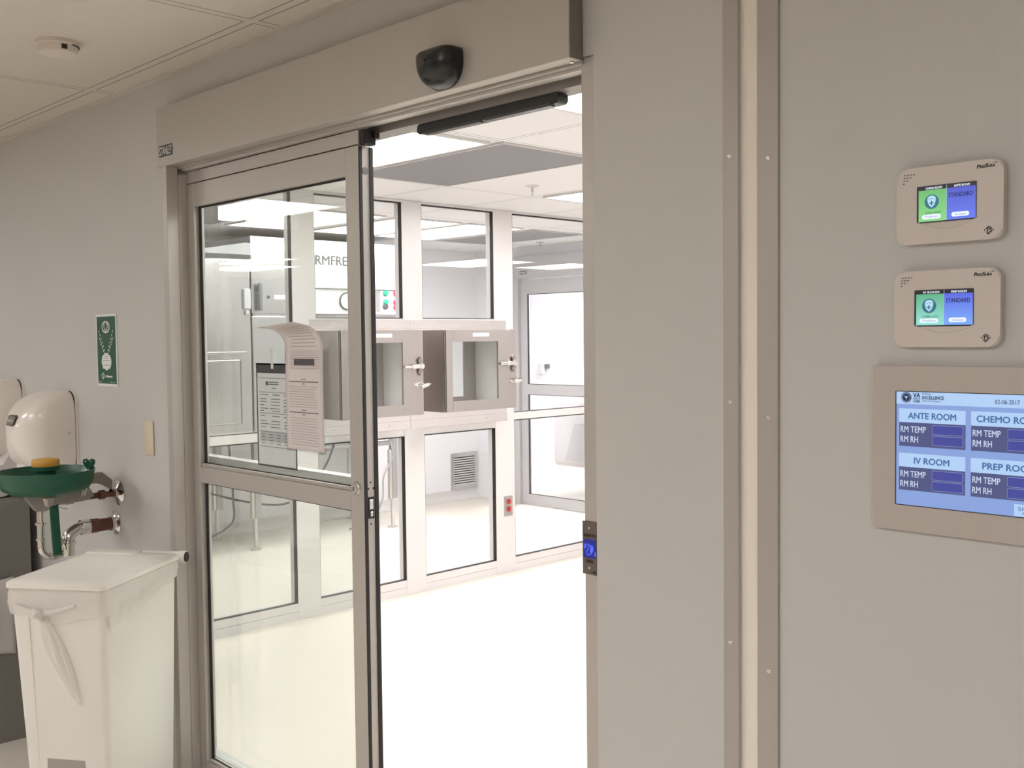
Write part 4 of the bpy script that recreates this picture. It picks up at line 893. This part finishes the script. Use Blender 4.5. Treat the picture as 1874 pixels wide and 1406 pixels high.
mb = MB(); mb.box(IX, IX + .001, 2.742, 2.838, 1.910, 1.942); obj('label_strip', mb, 'white_print', iso)
mb = MB(); mb.lathe((IX, 2.69, 1.925), [(.012, 0), (.012, .004), (.0, .004)], 14, 'x'); obj('lock', mb, 'cable', iso)
for y in (2.575, 3.89):
    for x in (-7.09, -7.68):
        mb = MB(); mb.box(x - .024, x + .024, y - .028, y + .028, .245, .86, .003, 1); lg = obj('leg', mb, mat('leg steel', (.36, .355, .355), .4, .6), iso)
        mb = MB(); mb.box(x - .018, x + .018, y - .05, y - .0285, .24, .66, .002, 1); mb.cyl((x, y - .015, .02), (x, y - .015, .25), .016); mb.lathe((x, y - .015, 0), [(.0, .002), (.045, .002), (.045, .008), (.02, .02), (.0, .022)], 20); obj('levelling_foot', mb, 'cyl', lg, smooth=True)
mb = MB(); mb.cyl((-7.09, 2.6, .72), (-7.09, 3.87, .72), .02); mb.box(-7.2, -7.0, 3.60, 3.84, .815, .838); obj('cross_rail', mb, mat('rail grey', (.4, .39, .39), .4, .5), iso)
# long side chamber to the left
iso2 = thing('side_chamber', 'grey stainless chamber left of the isolator, behind the door glass', 'isolator', (-7.3, 1.5, 0))
mb = MB(); mb.box(-7.74, -6.98, .45, 2.50, .90, 2.20, .02, 3); obj('chamber', mb, 'steel_grey', iso2)
mb = MB(); mb.box(-6.9795, -6.970, 1.5, 2.45, 1.50, 1.515, .002, 1); mb.box(-6.9795, -6.972, 1.62, 2.40, .98, 1.46, .01, 2); obj('access_panel', mb, 'steel_grey', iso2)
mb = MB(); mb.box(-6.9795, -6.955, 2.43, 2.485, 1.83, 1.98, .004, 1); mb.box(-6.9795, -6.96, 2.445, 2.47, 1.79, 1.82, .003, 1); obj('junction_box', mb, mat('junction box grey', (.42, .42, .42), .5), iso2)
for x, y in ((-7.68, .55), (-7.04, .55), (-7.68, 1.75), (-7.04, 1.75)):
    if True:
        mb = MB(); mb.box(x - .024, x + .024, y - .024, y + .024, .20, .915, .003, 1); lg = obj('leg', mb, 'cyl', iso2)
        mb = MB(); mb.cyl((x, y, .02), (x, y, .21), .014); mb.lathe((x, y, 0), [(.0, .002), (.04, .002), (.04, .008), (.0, .02)], 16); obj('levelling_foot', mb, 'cyl', lg, smooth=True)
def cable(pts, r, m, parent):
    P = [Vector(p) for p in pts]; out = []
    for i in range(len(P) - 1):
        p0, p1, p2, p3 = P[max(0, i - 1)], P[i], P[i + 1], P[min(len(P) - 1, i + 2)]
        for k in range(8):
            t = k / 8; out.append(.5 * ((2 * p1) + (-p0 + p2) * t + (2 * p0 - 5 * p1 + 4 * p2 - p3) * t * t + (-p0 + 3 * p1 - 3 * p2 + p3) * t ** 3))
    out.append(P[-1]); mb = MB(); mb.tube(out, r, 8); obj('power_cable', mb, m, parent, smooth=True)
cable([(-7.05, 3.80, .85), (-7.03, 3.82, .72), (-7.02, 3.83, .60), (-7.03, 3.74, .45), (-7.04, 3.73, .25), (-7.08, 3.66, .12), (-7.2, 3.50, .012)], .008, 'cable_grey', iso)
cable([(-7.07, 3.33, .86), (-7.06, 3.285, .80), (-7.05, 3.22, .66), (-7.05, 3.13, .53), (-7.08, 3.0, .38), (-7.2, 2.84, .30), (-7.4, 2.62, .335), (-7.72, 2.45, .4)], .008, 'cable', iso)
cable([(-7.05, 2.32, .91), (-7.05, 2.345, .60), (-7.05, 2.352, .42), (-7.05, 2.352, .26), (-7.06, 2.27, .19), (-7.1, 2.15, .13), (-7.2, 2.0, .012)], .008, 'cable', iso2)
# return grilles
def grille(kind, a0, a1, z0, z1, label):
    loc = (-7.79, (a0 + a1) / 2, (z0 + z1) / 2) if kind == 'east' else ((a0 + a1) / 2, 5.49, (z0 + z1) / 2)
    t = thing('return_grille', label, 'vent', loc)
    def bx(mb, u0, u1, w0, w1, d0, d1):
        if kind == 'east': mb.box(-7.7995 + d0, -7.7995 + d1, u0, u1, w0, w1)
        else: mb.box(u0, u1, 5.4995 - d1, 5.4995 - d0, w0, w1)
    mb = MB(); bx(mb, a0, a0 + .035, z0, z1, 0, .014); bx(mb, a1 - .035, a1, z0, z1, 0, .014); bx(mb, a0 + .035, a1 - .035, z0, z0 + .04, 0, .014); bx(mb, a0 + .035, a1 - .035, z1 - .04, z1, 0, .014); obj('frame', mb, 'steel_grey', t)
    mb = MB(); bx(mb, a0 + .035, a1 - .035, z0 + .04, z1 - .04, 0, .002); obj('backing', mb, 'rubber', t)
    n = 12; hz = (z1 - z0 - .08) / n; mb = MB()
    for k in range(n): bx(mb, a0 + .035, a1 - .035, z0 + .04 + hz * (k + .0), z0 + .04 + hz * (k + .48), .002, .013)
    obj('louver', mb, 'frame_white', t)
grille('east', 5.145, 5.520 - .035, .105, .462, 'steel louvered return air grille low on the back wall, seen through the middle pane')
grille('south', -7.40, -7.245, .37, .725, 'narrow louvered grille beside the far sliding door')

# far sliding door
d2 = struct_root('door_2', (-6.5, 5.5, 0))
mb = MB(); mb.box(DX0, -7.155, 5.46, 5.62, 0, 2.36); mb.box(DX1 - .08, DX1, 5.46, 5.62, 0, 2.36); obj('door_frame', mb, 'frame_far', d2)
mb = MB(); mb.box(-7.155, DX1 - .08, 5.44, 5.62, 2.152, 2.36, .002, 1); hh = obj('header', mb, 'frame_far', d2)
mb = MB(); mb.box(-7.105, -7.015, 5.4385, 5.4400, 2.190, 2.222); n2 = obj('nameplate', mb, 'dark_print', hh)
text('lettering', 'STANLEY', 'white_print', n2, -7.100, -7.02, 2.196, 2.216, 5.438, bold=.02)
mb = MB(); mb.box(-7.150, -7.065, 5.49, 5.53, .01, 2.145); mb.box(-5.95, -5.85, 5.49, 5.53, .01, 2.145); mb.box(-7.065, -5.95, 5.49, 5.53, 2.005, 2.145); mb.box(-7.065, -5.95, 5.49, 5.53, 1.055, 1.150); mb.box(-7.065, -5.95, 5.49, 5.53, .01, .10); obj('door_leaf', mb, 'frame_far', d2)
for z0, z1 in ((.10, 1.055), (1.150, 2.005)):
    mb = MB(); mb.box(-7.0645, -5.9505, 5.508, 5.513, z0, z1); p = obj('pane', mb, 'glass_in', d2)
    mb = MB(); mb.box(-7.065, -7.052, 5.500, 5.5075, z0, z1); mb.box(-7.052, -5.95, 5.500, 5.5075, z0, z0 + .006); mb.box(-7.052, -5.95, 5.500, 5.5075, z1 - .006, z1); obj('gasket', mb, 'rubber', p)
mb = MB(); mb.box(-7.335, -7.30, 5.47, 5.4995, .1, 2.2); mb.box(-7.29, -7.28, 5.47, 5.4995, .1, 2.2); obj('trim_20', mb, 'frame_far', kind='structure')
mb = MB(); mb.box(-7.40, -7.375, 5.475, 5.4995, .1, 2.15); obj('trim_21', mb, 'rubber', kind='structure')
# scrub sink and dispenser beyond the far door
sk2 = thing('scrub_sink', 'pale steel scrub sink seen through the far glass door', 'sink', (-6.8, 6.2, .7))
mb = MB(); mb.prism([(-7.205, y, z) for y, z in ((7.19, 1.05), (6.06, 1.05), (6.02, 1.03), (6.0, .95), (6.0, .36), (6.03, .32), (7.19, .32))], (1.3, 0, 0)); bs = obj('basin', mb, mat('pale steel sink', (.66, .64, .63), .35, .4), sk2)
mb = MB(); mb.prism([(-7.05, 5.9985, .38), (-6.2, 5.9985, .38), (-6.2, 5.9985, .74), (-6.93, 5.9985, .74)], (0, -.012, 0)); obj('access_panel', mb, mat('end panel', (.56, .54, .53), .35, .5), bs)
dv = thing('soap_dispenser', 'small pale dispenser on the wall seen through the far glass door', 'dispenser', (-8.49, 7.15, 1.25))
mb = MB(); mb.box(-8.535, -8.455, 7.13, 7.199, 1.16, 1.30, .01, 2); obj('body', mb, mat('dispenser grey', (.52, .52, .53), .4), dv)
mb = MB(); mb.box(-8.44, -8.40, 7.15, 7.199, 1.235, 1.285, .004, 1); obj('button', mb, 'cable', dv)
